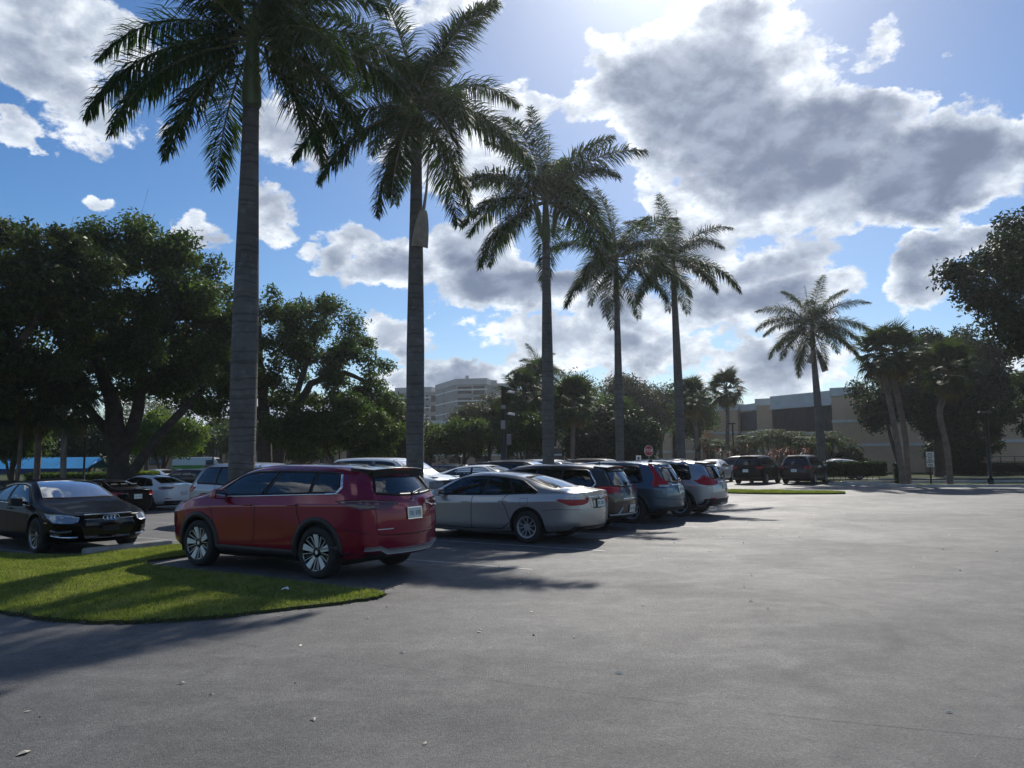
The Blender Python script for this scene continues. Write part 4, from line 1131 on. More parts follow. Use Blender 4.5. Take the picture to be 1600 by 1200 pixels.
sabal(tx(1405, 45.2), 45.2, 0, [(0, 0, 0), (-.15, 0, 2), (-.45, 0, 4.3), (-.8, 0, 6.6), (-.85, 0, 7.5)], 'left trunk of the twin sabal palms beside the hedge', 71, 1.25, 40)
sabal(tx(1413, 46), 46, 0, [(0, 0, 0), (0, 0, 2.4), (-.25, 0, 4.6), (-.5, 0, 6.4), (-.3, 0, 7.7)], 'right trunk of the twin sabal palms beside the hedge', 72, 1.25, 40)
sabal(tx(1478, 44.6), 44.6, 0, [(0, 0, 0), (-.05, 0, 2), (-.35, 0, 3.9), (-.2, 0, 4.7), (.25, 0, 5.7), (.3, 0, 6.5)], 'single sabal palm with a kinked trunk right of the notice sign', 73, 1.25, 42)
sabal(tx(1135, 70), 70, 0, [(0, 0, 0), (0, 0, 3), (.1, 0, 5.5), (0, 0, 7.6)], 'round-headed sabal palm before the tan building right of the fifth palm', 74, 1.35, 42)
sabal(tx(1084, 66), 66, 0, [(0, 0, 0), (.2, 0, 3), (-.1, 0, 6.6)], 'sabal palm just behind the fifth royal palm trunk', 75, 1.3, 38)
sabal(tx(892, 54), 54, 0, [(0, 0, 0), (.1, 0, 3), (.2, 0, 5.4)], 'sabal palm with a pale trunk right of the third royal palm', 76, 1.3, 40)
sabal(tx(820, 56), 56, 0, [(0, 0, 0), (0, 0, 3), (-.1, 0, 6.2)], 'sabal palm left of the third royal palm trunk', 77, 1.35, 42)
sabal(tx(852, 62), 62, 0, [(0, 0, 0), (0, 0, 4), (-.5, 0, 7.6)], 'tall sabal palm rising behind the third royal palm trunk', 78, 1.35, 42)
sabal(tx(800, 60), 60, 0, [(0, 0, 0), (0, 0, 3), (.1, 0, 5.2)], 'low sabal palm behind the camera pole', 79, 1.2, 36)
sabal(tx(102, 36), 36, -.4, [(0, 0, 0), (0, 0, 1.6), (-.1, 0, 4.7)], 'dark fan palm under the largest shade tree', 80, 1.25, 36, .13)
sabal(tx(58, 38), 38, -.4, [(0, 0, 0), (.1, 0, 1.6), (.1, 0, 5.2)], 'dark fan palm second from the left edge', 81, 1.25, 36, .15)
sabal(tx(24, 37), 37, -.4, [(0, 0, 0), (.25, 0, 1.6), (.3, 0, 4.8)], 'slim fan palm by the left edge', 82, 1.2, 34, .09)
sabal(tx(340, 88), 88, -.4, [(0, 0, 0), (0, 0, 3), (0, 0, 5.0)], 'small far fan palm left of the first royal palm', 83, 1.3, 26, .2)
sabal(tx(352, 92), 92, -.4, [(0, 0, 0), (.3, 0, 3), (.1, 0, 5.3)], 'small far fan palm touching the first royal palm trunk', 84, 1.3, 26, .2)
# a far feather palm rising over the fan palms
royal_palm(tx(843, 66), 66, 0, 8.4, .8, .8, 'small feather palm top rising above the fan palms left of third trunk', 9, plan(33, 1, 2, 4, 3, 2, 0), rb=.16, name='feather_palm', group='feather palms in the distance')

# ---------------------------------------------------------------- small date palms and red cordylines by the tan building
FD = [frond_mesh(60, 2.5, 110, 91, n=26, lmax=.5, w=.075, ranks=1, leafm=leaf_mat('date_leaf', (.045, .075, .025), (.08, .11, .035), .3, .65, .8, spec=.12)),
      frond_mesh(35, 2.5, 120, 92, n=26, lmax=.5, w=.075, ranks=1, leafm=MATS['date_leaf']), frond_mesh(8, 2.2, 90, 93, n=22, lmax=.45, w=.075, ranks=1, leafm=MATS['date_leaf'])]
def date_palm(x, y, h, label, seed):
    rng = random.Random(seed); r = empty('date_palm', (x, y, 0))
    for k in range(2):
        MB().tube([(k * .3, 0, 0), (k * .5 - .1, 0, h * .6), (k * .5 - .2, 0, h)], [.1, .09, .1], 7).ob('trunk', M_SABT, r, True)
        for q in range(9):
            o = link(bpy.data.objects.new('frond', FD[q % 3]), r); o.location = (k * .5 - .2, 0, h); o.rotation_euler = (0, 0, R(q * 137 + rng.uniform(0, 40) + k * 60)); o.scale = (.78, .9, .85)
    tag(r, label, 'palm', 'low date palms planted before the tan building')
dp = [(1108, 76, 2.2, 'low date palm under the fan palm, leftmost of its planting'), (1128, 74, 2.0, 'low date palm beside the tall fan palm trunk'), (1172, 70, 2.3, 'low date palm before the dark glazing above the black SUV'),
      (1192, 68, 2.6, 'fuller date palm behind the black SUV'), (1215, 66, 2.7, 'tallest low date palm between the black and dark red SUVs'), (1246, 66, 2.5, 'low date palm left of the lone royal palm trunk'), (1262, 64, 2.0, 'low date palm close behind the lone royal palm trunk'), (1292, 66, 2.5, 'low date palm right of the lone royal palm trunk'), (1312, 68, 1.9, 'last low date palm before the blank tan wall')]
for i, (px, D, h, lb) in enumerate(dp): date_palm(tx(px, D), D, h + .5, lb, 100 + i)
L_TI = leaf_mat('ti_leaf', (.11, .02, .025), (.2, .045, .05), .45, .4, 1.5)
def ti_plant(x, y, h, label, seed):
    rng = random.Random(seed); r = empty('red_cordyline', (x, y, 0)); mb = MB(); V = []
    for s in range(5):
        bx, by = rng.uniform(-.5, .5), rng.uniform(-.3, .3); hh = h * rng.uniform(.6, 1); mb.tube([(bx * .5, by, 0), (bx, by, hh)], .02, 4)
        for k in range(16):
            a = k * 2.4; e = rng.uniform(-.2, 1.2); d = Vector((math.cos(a) * math.cos(e), math.sin(a) * math.cos(e), math.sin(e))); L = rng.uniform(.3, .5)
            p = Vector((bx, by, hh - .02 * k)); w_ = d.cross(Vector((0, 0, 1))).normalized() * .05; m_ = p + d * L * .5
            V += [p, m_ + w_, p + d * L + Vector((0, 0, -.12)), m_ - w_]
    link(bpy.data.objects.new('foliage', mesh_np('foliage', [tuple(v) for v in V], 4, L_TI)), r); mb.ob('stems', M_BARK, r)
    tag(r, label, 'red plant', 'red-leaved plants along the tan building')
ti = [(1098, 62, 1.9, 'leftmost red-leaved plant right of the fifth palm'), (1112, 61, 1.6, 'red-leaved plant above the white sedan'), (1142, 60, 1.9, 'red-leaved plant between white sedan and black SUV'), (1155, 61, 2.1, 'bright red plant by the lamp post at the black SUV'), (1200, 60, 1.7, 'red-leaved plant above the black SUV roof'), (1218, 61, 1.9, 'red-leaved plant left of the dark red SUV'), (1234, 60, 1.5, 'red-leaved plant above the dark red SUV roof'), (1260, 60, 1.6, 'red-leaved plant beside the lone royal palm foot')]
for i, (px, D, h, lb) in enumerate(ti): ti_plant(tx(px, D), D, h + .7, lb, 200 + i)
# ================================================================ CARS
def paint(name, col, rough=0.32, metal=0.5, coat=1.0, dirt=.28):
    if name in MATS: return MATS[name]
    m = bpy.data.materials.new(name); m.use_nodes = True
    t = NT(m.node_tree)
    b = t.n('ShaderNodeBsdfPrincipled'); o = t.n('ShaderNodeOutputMaterial')
    pos = t.n('ShaderNodeTexCoord').outputs['Object']
    sp = t.n('ShaderNodeSeparateXYZ'); t.put(sp.inputs[0], pos)
    dust = t.m('MULTIPLY', t.ss(t.m('ADD', sp.outputs[2], t.m('MULTIPLY', t.noise(pos, 3, 5, .6), .5)), .35, .95, 1, 0), dirt)
    geo = t.n('ShaderNodeNewGeometry')
    c = t.mix(dust, c4(col), (.16, .15, .14, 1))
    t.put(b.inputs['Base Color'], t.mix(geo.outputs['Backfacing'], c, (.02, .02, .02, 1)))
    b.inputs['Metallic'].default_value = metal
    t.put(b.inputs['Roughness'], t.m('ADD', rough, t.m('MULTIPLY', dust, .7)))
    t.put(b.inputs['Coat Weight'], t.m('SUBTRACT', coat, t.m('MULTIPLY', dust, 1.5), clamp=True))
    b.inputs['Coat Roughness'].default_value = .04
    b.inputs['Specular IOR Level'].default_value = .06 if max(col) < .01 else .3
    t.put(o.inputs[0], b.outputs[0])
    MATS[name] = m
    return m

def glass_mat(name, tint, rough=.02, k=1.5):
    if name in MATS: return MATS[name]
    m = bpy.data.materials.new(name); m.use_nodes = True
    t = NT(m.node_tree)
    tr = t.n('ShaderNodeBsdfTransparent'); tr.inputs[0].default_value = c4(tint)
    gl = t.n('ShaderNodeBsdfGlossy'); gl.inputs['Roughness'].default_value = rough; gl.inputs[0].default_value = (1, 1, 1, 1)
    fr = t.n('ShaderNodeFresnel'); fr.inputs[0].default_value = 1.5
    mx = t.n('ShaderNodeMixShader'); o = t.n('ShaderNodeOutputMaterial')
    t.put(mx.inputs[0], t.m('MULTIPLY_ADD', fr.outputs[0], k, .02, clamp=True))
    t.put(mx.inputs[1], tr.outputs[0]); t.put(mx.inputs[2], gl.outputs[0]); t.put(o.inputs[0], mx.outputs[0])
    MATS[name] = m
    return m
G_CLEAR = glass_mat('car_glass', (.65, .72, .7)); G_TINT = glass_mat('tinted_glass', (.3, .33, .33))
G_WS = glass_mat('windscreen_glass', (.4, .46, .44), .02, 4.0)
G_PRIV = glass_mat('privacy_glass', (.045, .05, .05))
M_DGLASS = mat('far_car_glass', (.012, .014, .016), .05, spec=.8)
M_BLACKP = mat('black_plastic', (.018, .018, .019), .55, var=.2, vscale=6)
M_GLOSSB = mat('gloss_black', (.008, .008, .009), .12, spec=.6)
M_SEAL = mat('window_rubber', (.008, .008, .009), .5, spec=.2)
M_TYRE = mat('tyre_rubber', (.02, .02, .02), .85, var=.25, vscale=9)
M_CHROME = mat('chrome', (.75, .75, .76), .12, metal=1.0)
M_ALU = mat('alloy', (.36, .36, .37), .45, metal=.6)
M_ALUL = mat('machined_alloy', (.7, .7, .66), .5, metal=.2)
M_SEAM = mat('panel_gap', (.006, .006, .006), .9)
M_CABIN = mat('cabin_trim', (.025, .025, .026), .8)
M_SEAT = mat('seat_fabric', (.035, .035, .038), .8)
M_TAIL = mat('tail_lamp_red', (.34, .006, .012), .25, coat=.25, spec=.3)
M_TAILD = mat('tail_lamp_smoked', (.09, .012, .014), .08, coat=1.0)
M_LAMPW = mat('clear_lamp', (.42, .43, .44), .08, metal=.3, coat=1.0)
M_AMBER = mat('amber_marker', (.5, .16, .02), .25, coat=.6)
M_PLATE = mat('plate_white', (.62, .64, .62), .45)
M_PLATEG = mat('plate_green', (.05, .14, .07), .5)
M_UNDER = mat('underbody', (.012, .012, .012), .9)

def I(tbl, x):
    return float(np.interp(x, [a for a, _ in tbl], [b for _, b in tbl]))

def body_cage(S):
    """closed subdivision cage of a car body, +x forward. Returns verts, faces, creases"""
    tail, nose = S['tail'], S['nose']        # [(z, x)]
    top, belt, w, wr, zb = S['top'], S['belt'], S['w'], S['wr'], S['zb']
    offs = [('r', 0.0), ('r', .10), ('r', .34)] + [('x', x) for x in S['xs']] + [('f', .36), ('f', .11), ('f', 0.0)]
    V = []; idx = {}; F = []; crease = {}
    def vert(p):
        V.append(tuple(p)); return len(V) - 1
    rows = []
    for si, (kind, o) in enumerate(offs):
        xb = I(tail, .9) + o if kind == 'r' else (I(nose, .75) - o if kind == 'f' else o)
        zt = I(top, xb); be = min(I(belt, xb), zt - .035); ww = I(w, xb); wrr = I(wr, xb); z0 = I(zb, xb)
        if kind != 'x': ww *= {0.0: .8}.get(o, .94 if o < .2 else 1.0); wrr *= {0.0: .9}.get(o, 1.0)
        g = max(0, min(1, (zt - be - .06) / .26))
        lp = lambda a, b: a + (b - a) * g
        pts = [(0, z0), (.5 * ww, z0), (.87 * ww, z0 + .01), (.972 * ww, z0 + .13), ((.978 + .024 * max(math.exp(-((xb - S['wb'] / 2) / .36) ** 2), math.exp(-((xb + S['wb'] / 2) / .36) ** 2))) * ww, z0 + .5 * (be - z0)), (1.0 * ww, be - .13), (.945 * ww, be),
               (lp(.88 * ww, .45 * .945 * ww + .55 * wrr + .025), lp(be + (zt - be) * .55, be + (zt - be) * .52)),
               (lp(.76 * ww, wrr), lp(be + (zt - be) * .85, zt - .075)), (lp(.62 * ww, wrr - .11), zt - .014), (lp(.36 * ww, wrr * .5), zt), (0, zt + .012)]
        row = []
        for (y, z) in pts:
            if kind == 'r': x = I(tail, z) + o
            elif kind == 'f': x = I(nose, z) - o
            else: x = o
            row.append((x, y, z))
        rows.append(row)
    n = len(rows[0]); N = len(rows)
    bowR, bowF = S.get('bowr', .15), S.get('bowf', .18)
    for si, row in enumerate(rows):
        for j, (x, y, z) in enumerate(row):
            if si == 0 or si == N - 1:
                sg = -1 if si == 0 else 1; bw = bowR if si == 0 else bowF
                if j in (1, 10): x += sg * bw * .72
                if j in (0, 11): x += sg * bw
            elif si in (1, N - 2):
                sg = -1 if si == 1 else 1; bw = (bowR if si == 1 else bowF)
                if j in (1, 10): x += sg * bw * .5
                if j in (0, 11): x += sg * bw * .6
            a = vert((x, y, z)); idx[(si, j, 1)] = a
            idx[(si, j, -1)] = a if j in (0, n - 1) else vert((x, -y, z))
    for si in range(N - 1):
        for j in range(n - 1):
            for sd in (1, -1):
                q = [idx[(si, j, sd)], idx[(si + 1, j, sd)], idx[(si + 1, j + 1, sd)], idx[(si, j + 1, sd)]]
                F.append(tuple(q if sd == 1 else reversed(q)))
    for si, sg, bw in ((0, -1, bowR), (N - 1, 1, bowF)):
        mid = {}
        for j in range(2, 10):
            x, y, z = rows[si][j]
            if j == 2: mid[j] = {1: idx[(si, 1, 1)], -1: idx[(si, 1, -1)], 0: idx[(si, 0, 1)]}
            elif j == 9: mid[j] = {1: idx[(si, 10, 1)], -1: idx[(si, 10, -1)], 0: idx[(si, 11, 1)]}
            else:
                mid[j] = {1: vert((x + sg * bw * .72, y * .52, z)), -1: vert((x + sg * bw * .72, -y * .52, z)), 0: vert((x + sg * bw, 0, z))}
        for j in range(2, 9):
            for sd in (1, -1):
                A, B = idx[(si, j, sd)], idx[(si, j + 1, sd)]
                q1 = (A, B, mid[j + 1][sd], mid[j][sd]); q2 = (mid[j][sd], mid[j + 1][sd], mid[j + 1][0], mid[j][0])
                flip = (sd == 1) == (si == 0)
                for q in (q1, q2): F.append(q if not flip else tuple(reversed(q)))
    for si in range(N - 1):
        for sd in (1, -1):
            crease[(idx[(si, 6, sd)], idx[(si + 1, 6, sd)])] = S.get('beltcrease', .45)
            crease[(idx[(si, 3, sd)], idx[(si + 1, 3, sd)])] = .3
            crease[(idx[(si, 5, sd)], idx[(si + 1, 5, sd)])] = .55
            crease[(idx[(si, 2, sd)], idx[(si + 1, 2, sd)])] = .5
    if S.get('tailcrease'):
        for sd in (1, -1):
            for j in (9, 10): crease[(idx[(0, j, sd)], idx[(0, j + 1, sd)])] = .8
            crease[(idx[(0, 8, sd)], idx[(0, 9, sd)])] = .6
    return V, F, crease

def subdivide(V, F, crease, level):
    me = bpy.data.meshes.new('cage'); me.from_pydata(V, [], F); me.validate(); me.update()
    cr = me.attributes.new('crease_edge', 'FLOAT', 'EDGE')
    look = {tuple(sorted(e.vertices)): e.index for e in me.edges}
    vals = np.zeros(len(me.edges), np.float32)
    for (a, b_), c in crease.items():
        k = look.get(tuple(sorted((a, b_))))
        if k is not None: vals[k] = c
    cr.data.foreach_set('value', vals)
    ob = bpy.data.objects.new('cage', me); COL.objects.link(ob)
    md = ob.modifiers.new('s', 'SUBSURF'); md.levels = md.render_levels = level; md.use_limit_surface = False
    dg = bpy.context.evaluated_depsgraph_get()
    out = bpy.data.meshes.new_from_object(ob.evaluated_get(dg))
    bpy.data.objects.remove(ob); bpy.data.meshes.remove(me)
    bm = bmesh.new(); bm.from_mesh(out); bpy.data.meshes.remove(out)
    bmesh.ops.recalc_face_normals(bm, faces=bm.faces[:])
    return bm

def resample(pts, n):
    P_ = np.array(pts, float); d = np.r_[0, np.cumsum(np.linalg.norm(np.diff(P_, axis=0), axis=1))]
    if d[-1] == 0: return np.repeat(P_[:1], n, 0)
    t = np.linspace(0, d[-1], n)
    return np.stack([np.interp(t, d, P_[:, k]) for k in range(P_.shape[1])], 1)

def rounded(poly, r, n=3):
    """round the corners of a closed 2D polygon"""
    out = []; L = len(poly)
    for i in range(L):
        a, b_, c = (np.array(poly[(i + k - 1) % L], float) for k in range(3))
        u = a - b_; v = c - b_; lu, lv = np.linalg.norm(u), np.linalg.norm(v); q = min(r, lu * .45, lv * .45)
        p0 = b_ + u / lu * q; p1 = b_ + v / lv * q
        for k in range(n + 1):
            t = k / n; out.append(tuple((1 - t) ** 2 * p0 + 2 * t * (1 - t) * b_ + t * t * p1))
    return out

class Car:
    def __init__(s, S, name, level=3):
        s.S = S; s.root = empty(name); s.level = level
        s.bm = subdivide(*body_cage(S), level)
        s.bvh = BVHTree.FromBMesh(s.bm)
        s.P = S['paint']
    # --- projection targets: where rays are aimed
    def hit(s, p, tgt):
        p = Vector(p)
        if tgt == 'side': t_ = Vector((p.x, 0, p.z)); o = Vector((p.x, 2.0 * (1 if p.y > 0 else -1), p.z)); d = (t_ - o).normalized()
        elif tgt == 'rear': d = Vector((1, 0, 0)); o = Vector((-4, p.y, p.z))
        elif tgt == 'front': d = Vector((-1, 0, 0)); o = Vector((4, p.y, p.z))
        elif tgt == 'top': d = Vector((0, 0, -1)); o = Vector((p.x, p.y, 3))
        else:
            c = Vector((tgt, 0, p.z)); d = (c - p); d.z = 0; d.normalize(); o = p - d * 1.2
        h = s.bvh.ray_cast(o, d)
        if h[0] is None:
            h = s.bvh.find_nearest(p)
        nrm = h[1]
        if nrm.dot(d) > 0: nrm = -nrm
        return h[0], nrm
    def patch(s, name, rows, tgt, off, m, parent=None, thick=.012, n=12, mm=5, skirt=True):
        A = [resample(r, n) for r in rows]
        ts = np.linspace(0, len(A) - 1, mm)
        V = []; B = []
        for t_ in ts:
            k = min(len(A) - 2, int(t_)); f = t_ - k
            for p in A[k] * (1 - f) + A[k + 1] * f:
                h, nr = s.hit(p, tgt); V.append(h + nr * off); B.append(h - nr * thick)
        return s._sheet(name, V, B, n, mm, m, parent, skirt and thick > .005)
    def _sheet(s, name, V, B, n, mm, m, parent, skirt=True):
        F = [(i * n + j, i * n + j + 1, (i + 1) * n + j + 1, (i + 1) * n + j) for i in range(mm - 1) for j in range(n - 1)]
        rim = [j for j in range(n)] + [i * n + n - 1 for i in range(1, mm)] + [(mm - 1) * n + j for j in range(n - 2, -1, -1)] + [i * n for i in range(mm - 2, 0, -1)]
        k = len(V); ns = len(F); L = len(rim)
        if skirt: V = V + [B[r] for r in rim]; F += [(rim[i], rim[(i + 1) % L], k + (i + 1) % L, k + i) for i in range(L)]
        bm = bmesh.new(); vs = [bm.verts.new(v) for v in V]
        for i, f in enumerate(F):
            try: ff = bm.faces.new([vs[q] for q in f]); ff.smooth = i < ns
            except ValueError: pass
        bm.normal_update()
        if bm.faces:
            bm.faces.ensure_lookup_table()
            c = bm.faces[min(ns // 2, len(bm.faces) - 1)]
            o, nn = s.hit_near(c.calc_center_median())
            if c.normal.dot(nn) < 0:
                for f in bm.faces: f.normal_flip()
        me = bpy.data.meshes.new(name); bm.to_mesh(me); bm.free(); me.materials.append(m)
        return link(bpy.data.objects.new(name, me), parent or s.root)
    def hit_near(s, p):
        h = s.bvh.find_nearest(p); return h[0], h[1]
    def ribbon(s, name, pts, tgt, width, off, m, parent=None, closed=False, n=24, mb=None):
        pts = list(pts) + ([pts[0]] if closed else [])
        P_ = resample(pts, n); H = [s.hit(p, tgt) for p in P_]
        L, Rr, Ld, Rd = [], [], [], []
        for i in range(n):
            a = H[i - 1 if i > 0 else (n - 2 if closed else 0)][0]; c = H[i + 1 if i < n - 1 else (1 if closed else n - 1)][0]
            t_ = (c - a); t_ = t_.normalized() if t_.length > 1e-6 else Vector((1, 0, 0))
            nr = H[i][1]; sd = nr.cross(t_).normalized() * width / 2
            p = H[i][0]
            L.append(p + sd + nr * off); Rr.append(p - sd + nr * off); Ld.append(p + sd * 1.02 - nr * .012); Rd.append(p - sd * 1.02 - nr * .012)
        V = L + Rr + Ld + Rd; F = []
        for i in range(n - 1):
            F += [(i, i + 1, n + i + 1, n + i), (i + 1, i, 2 * n + i, 2 * n + i + 1), (n + i, n + i + 1, 3 * n + i + 1, 3 * n + i)]
        if mb is not None: mb.add(V, F); return None
        return mesh_obj(name, V, F, m, parent or s.root, True)
    def hole(s, poly, plane, flt, snap=True):
        ax = {'side': (0, 2), 'rear': (1, 2), 'top': (0, 1)}[plane]
        fs = s.bm.faces[:]
        cc = np.array([f.calc_center_median()[:] for f in fs])
        ins = in_poly(cc[:, ax[0]], cc[:, ax[1]], poly)
        dele = [f for f, k, c in zip(fs, ins, cc) if k and flt(c)]
        ds = set(dele); bv = set()
        for f in dele:
            for e in f.edges:
                if any(q not in ds for q in e.link_faces): bv.update(e.verts)
        bmesh.ops.delete(s.bm, geom=dele, context='FACES_ONLY')
        bv = [v for v in bv if v.is_valid]
        if snap and bv:
            P_ = np.array(poly, float); Q = np.roll(P_, -1, 0); D = Q - P_; LL = (D ** 2).sum(1) + 1e-12
            for v in bv:
                p = np.array([v.co[ax[0]], v.co[ax[1]]])
                t_ = np.clip(((p - P_) * D).sum(1) / LL, 0, 1); C = P_ + D * t_[:, None]
                k = np.argmin(((C - p) ** 2).sum(1))
                if np.linalg.norm(C[k] - p) < .07:
                    v.co[ax[0]] = C[k][0]; v.co[ax[1]] = C[k][1]
    def finish(s):
        lone = [v for v in s.bm.verts if not v.link_faces]
        bmesh.ops.delete(s.bm, geom=lone, context='VERTS')
        for f in s.bm.faces: f.smooth = True
        me = bpy.data.meshes.new('body'); s.bm.to_mesh(me); s.bm.free()
        me.materials.append(s.P)
        link(bpy.data.objects.new('body', me), s.root)
    def lamp(s, name, rows, tgt, m, off=.008, n=12, mm=5, parent=None):
        return s.patch(name, rows, tgt, off, m, parent, .02, n, mm)

def mirror_rows(rows): return [[(x, -y, z) for x, y, z in r] for r in rows]

WHEELS = {}
def wheel_meshes(R_, style, rimm, rr):
    key = (R_, style, rimm.name, rr)
    if key in WHEELS: return WHEELS[key]
    mb = MB(); N = 36
    W_ = .115
    prof = [(-W_, R_ * .8 if False else rr), (-W_ * 1.02, rr + .02), (-W_ * 1.05, (R_ + rr) / 2), (-W_ * .95, R_ - .02), (-W_ * .75, R_), (W_ * .75, R_), (W_ * .95, R_ - .02), (W_ * 1.05, (R_ + rr) / 2), (W_ * 1.02, rr + .02), (W_, rr), (W_ * .7, rr - .012), (-W_ * .7, rr - .012)]
    vs = [(r * math.cos(2 * math.pi * i / N), y, r * math.sin(2 * math.pi * i / N)) for i in range(N) for y, r in prof]; n = len(prof)
    fs = [(i * n + j, i * n + (j + 1) % n, ((i + 1) % N) * n + (j + 1) % n, ((i + 1) % N) * n + j) for i in range(N) for j in range(n)]
    ty = bpy.data.meshes.new('wheel'); ty.from_pydata(vs, [], fs); ty.polygons.foreach_set('use_smooth', [True] * len(fs)); ty.materials.append(M_TYRE)
    # rim: outer +y face
    bm = MB(); parts = []
    def ringz(r0, r1, y0, y1, seg=40):
        v = []; 
        for i in range(seg):
            a = 2 * math.pi * i / seg; c, q = math.cos(a), math.sin(a)
            v += [(r0 * c, y0, r0 * q), (r1 * c, y1, r1 * q)]
        bm.add(v, [(2 * i, 2 * i + 1, (2 * i + 3) % (2 * seg), (2 * i + 2) % (2 * seg)) for i in range(seg)])
    ringz(rr - .002, rr - .03, W_ + .002, W_ - .012); ringz(rr - .03, rr - .05, W_ - .012, .0); ringz(rr - .05, .0, .0, .0)
    back = len(bm.f)
    dish = W_ - .045
    def spoke(a, w0, w1, r0, r1, y0, y1, th=.018):
        c, q = math.cos(a), math.sin(a)
        def P3(r, w, y): return (r * c - w * q, y, r * q + w * c)
        v = [P3(r0, -w0, y0), P3(r0, w0, y0), P3(r1, w1, y1), P3(r1, -w1, y1), P3(r0, -w0, y0 - th), P3(r0, w0, y0 - th), P3(r1, w1, y1 - th), P3(r1, -w1, y1 - th)]
        bm.add(v, [(0, 1, 2, 3), (0, 4, 5, 1), (1, 5, 6, 2), (2, 6, 7, 3), (3, 7, 4, 0)])
    mi = [1] * back; acc = back
    def mark(k):
        nonlocal acc
        mi.extend([k] * (len(bm.f) - acc)); acc = len(bm.f)
    mi[:80] = [0] * 80 if style != 'petal' else [1] * 80
    if style == 'petal':       # five pale blades, thin bright outlines between
        for k in range(5):
            a = 2 * math.pi * k / 5 + .2
            spoke(a, .02, .05, .07, rr - .012, dish + .012, W_ - .002); mark(0)
            for d in (-.27, .27, ):
                spoke(a + 2 * math.pi / 10 + d * .75, .003, .0035, .08, rr - .014, dish + .004, W_ - .004); mark(0)
            spoke(a + math.pi / 5, .004, .03, .04, rr - .03, dish - .01, W_ - .03); mark(1)
            a2 = a + math.pi / 5
            for d in (-.12, .0, .12):
                pass
            spoke(a2, .035, .035, rr - .022, rr - .014, W_ - .006, W_ - .004); mark(0)
        ringz(.075, .0, dish + .014, dish + .02, 20); mark(1); ringz(.03, .0, dish + .022, dish + .024, 16); mark(0)
    elif style == 'ten':
        for k in range(5):
            for d in (-.27, .27):
                spoke(2 * math.pi * k / 5 + d, .014, .011, .05, rr - .012, dish + .015, W_ - .01); mark(0)
        ringz(.07, .0, dish + .018, dish + .024, 20); mark(0)
    elif style == 'mesh':
        for k in range(10):
            spoke(2 * math.pi * k / 10 + .1, .008, .007, .05, rr - .012, dish, W_ - .008); mark(0)
            spoke(2 * math.pi * k / 10 + .26, .006, .005, .1, rr - .012, dish, W_ - .008); mark(0)
        ringz(.065, .0, dish + .01, dish + .016, 20); mark(0)
    else:
        for k in range(5):
            spoke(2 * math.pi * k / 5, .035, .02, .04, rr - .012, dish + .01, W_ - .01); mark(0)
        ringz(.075, .0, dish + .014, dish + .02, 20); mark(0)
    ri = bpy.data.meshes.new('rim'); ri.from_pydata([tuple(v) for v in bm.v], [], bm.f)
    ri.materials.append(rimm); ri.materials.append(M_GLOSSB)
    ri.polygons.foreach_set('material_index', np.array(mi[:len(bm.f)], np.int32))
    WHEELS[key] = (ty, ri)
    return ty, ri

def glyph_plate(car, x, y, z, tilt=0.0, facing=-1, dark=False, z_top=None):
    """licence plate: its numbers cannot be read in the photo, only dark strokes on white"""
    w, h = .305, .152
    M = Matrix.Translation((x, y, z)) @ Matrix.Rotation(tilt, 4, 'Y')
    mb = MB(); mb.box(-.006, .006, -w / 2 - .012, w / 2 + .012, -h / 2 - .012, h / 2 + .012, M); fr = mb.ob('number_plate', M_BLACKP if dark else M_CHROME, car.root)
    s = facing * .008
    MB().box(min(s, s + .002 * facing), max(s, s + .002 * facing), -w / 2, w / 2, -h / 2, h / 2, M).ob('plate_face', M_PLATE, fr)
    g = MB(); s2 = facing * .011
    for k in range(6):
        if k == 3: continue
        yy = -.125 + k * .043
        g.box(min(s2, s2 + .001), max(s2, s2 + .001), yy, yy + .01, -.035, .03, M)
        g.box(min(s2, s2 + .001), max(s2, s2 + .001), yy + .01, yy + .028, (.018 if k % 2 else -.035), (.03 if k % 2 else -.023), M)
        g.box(min(s2, s2 + .001), max(s2, s2 + .001), yy + .02, yy + .028, -.02 if k % 2 else -.035, .03, M)
    g.ob('plate_strokes', M_PLATEG, fr)

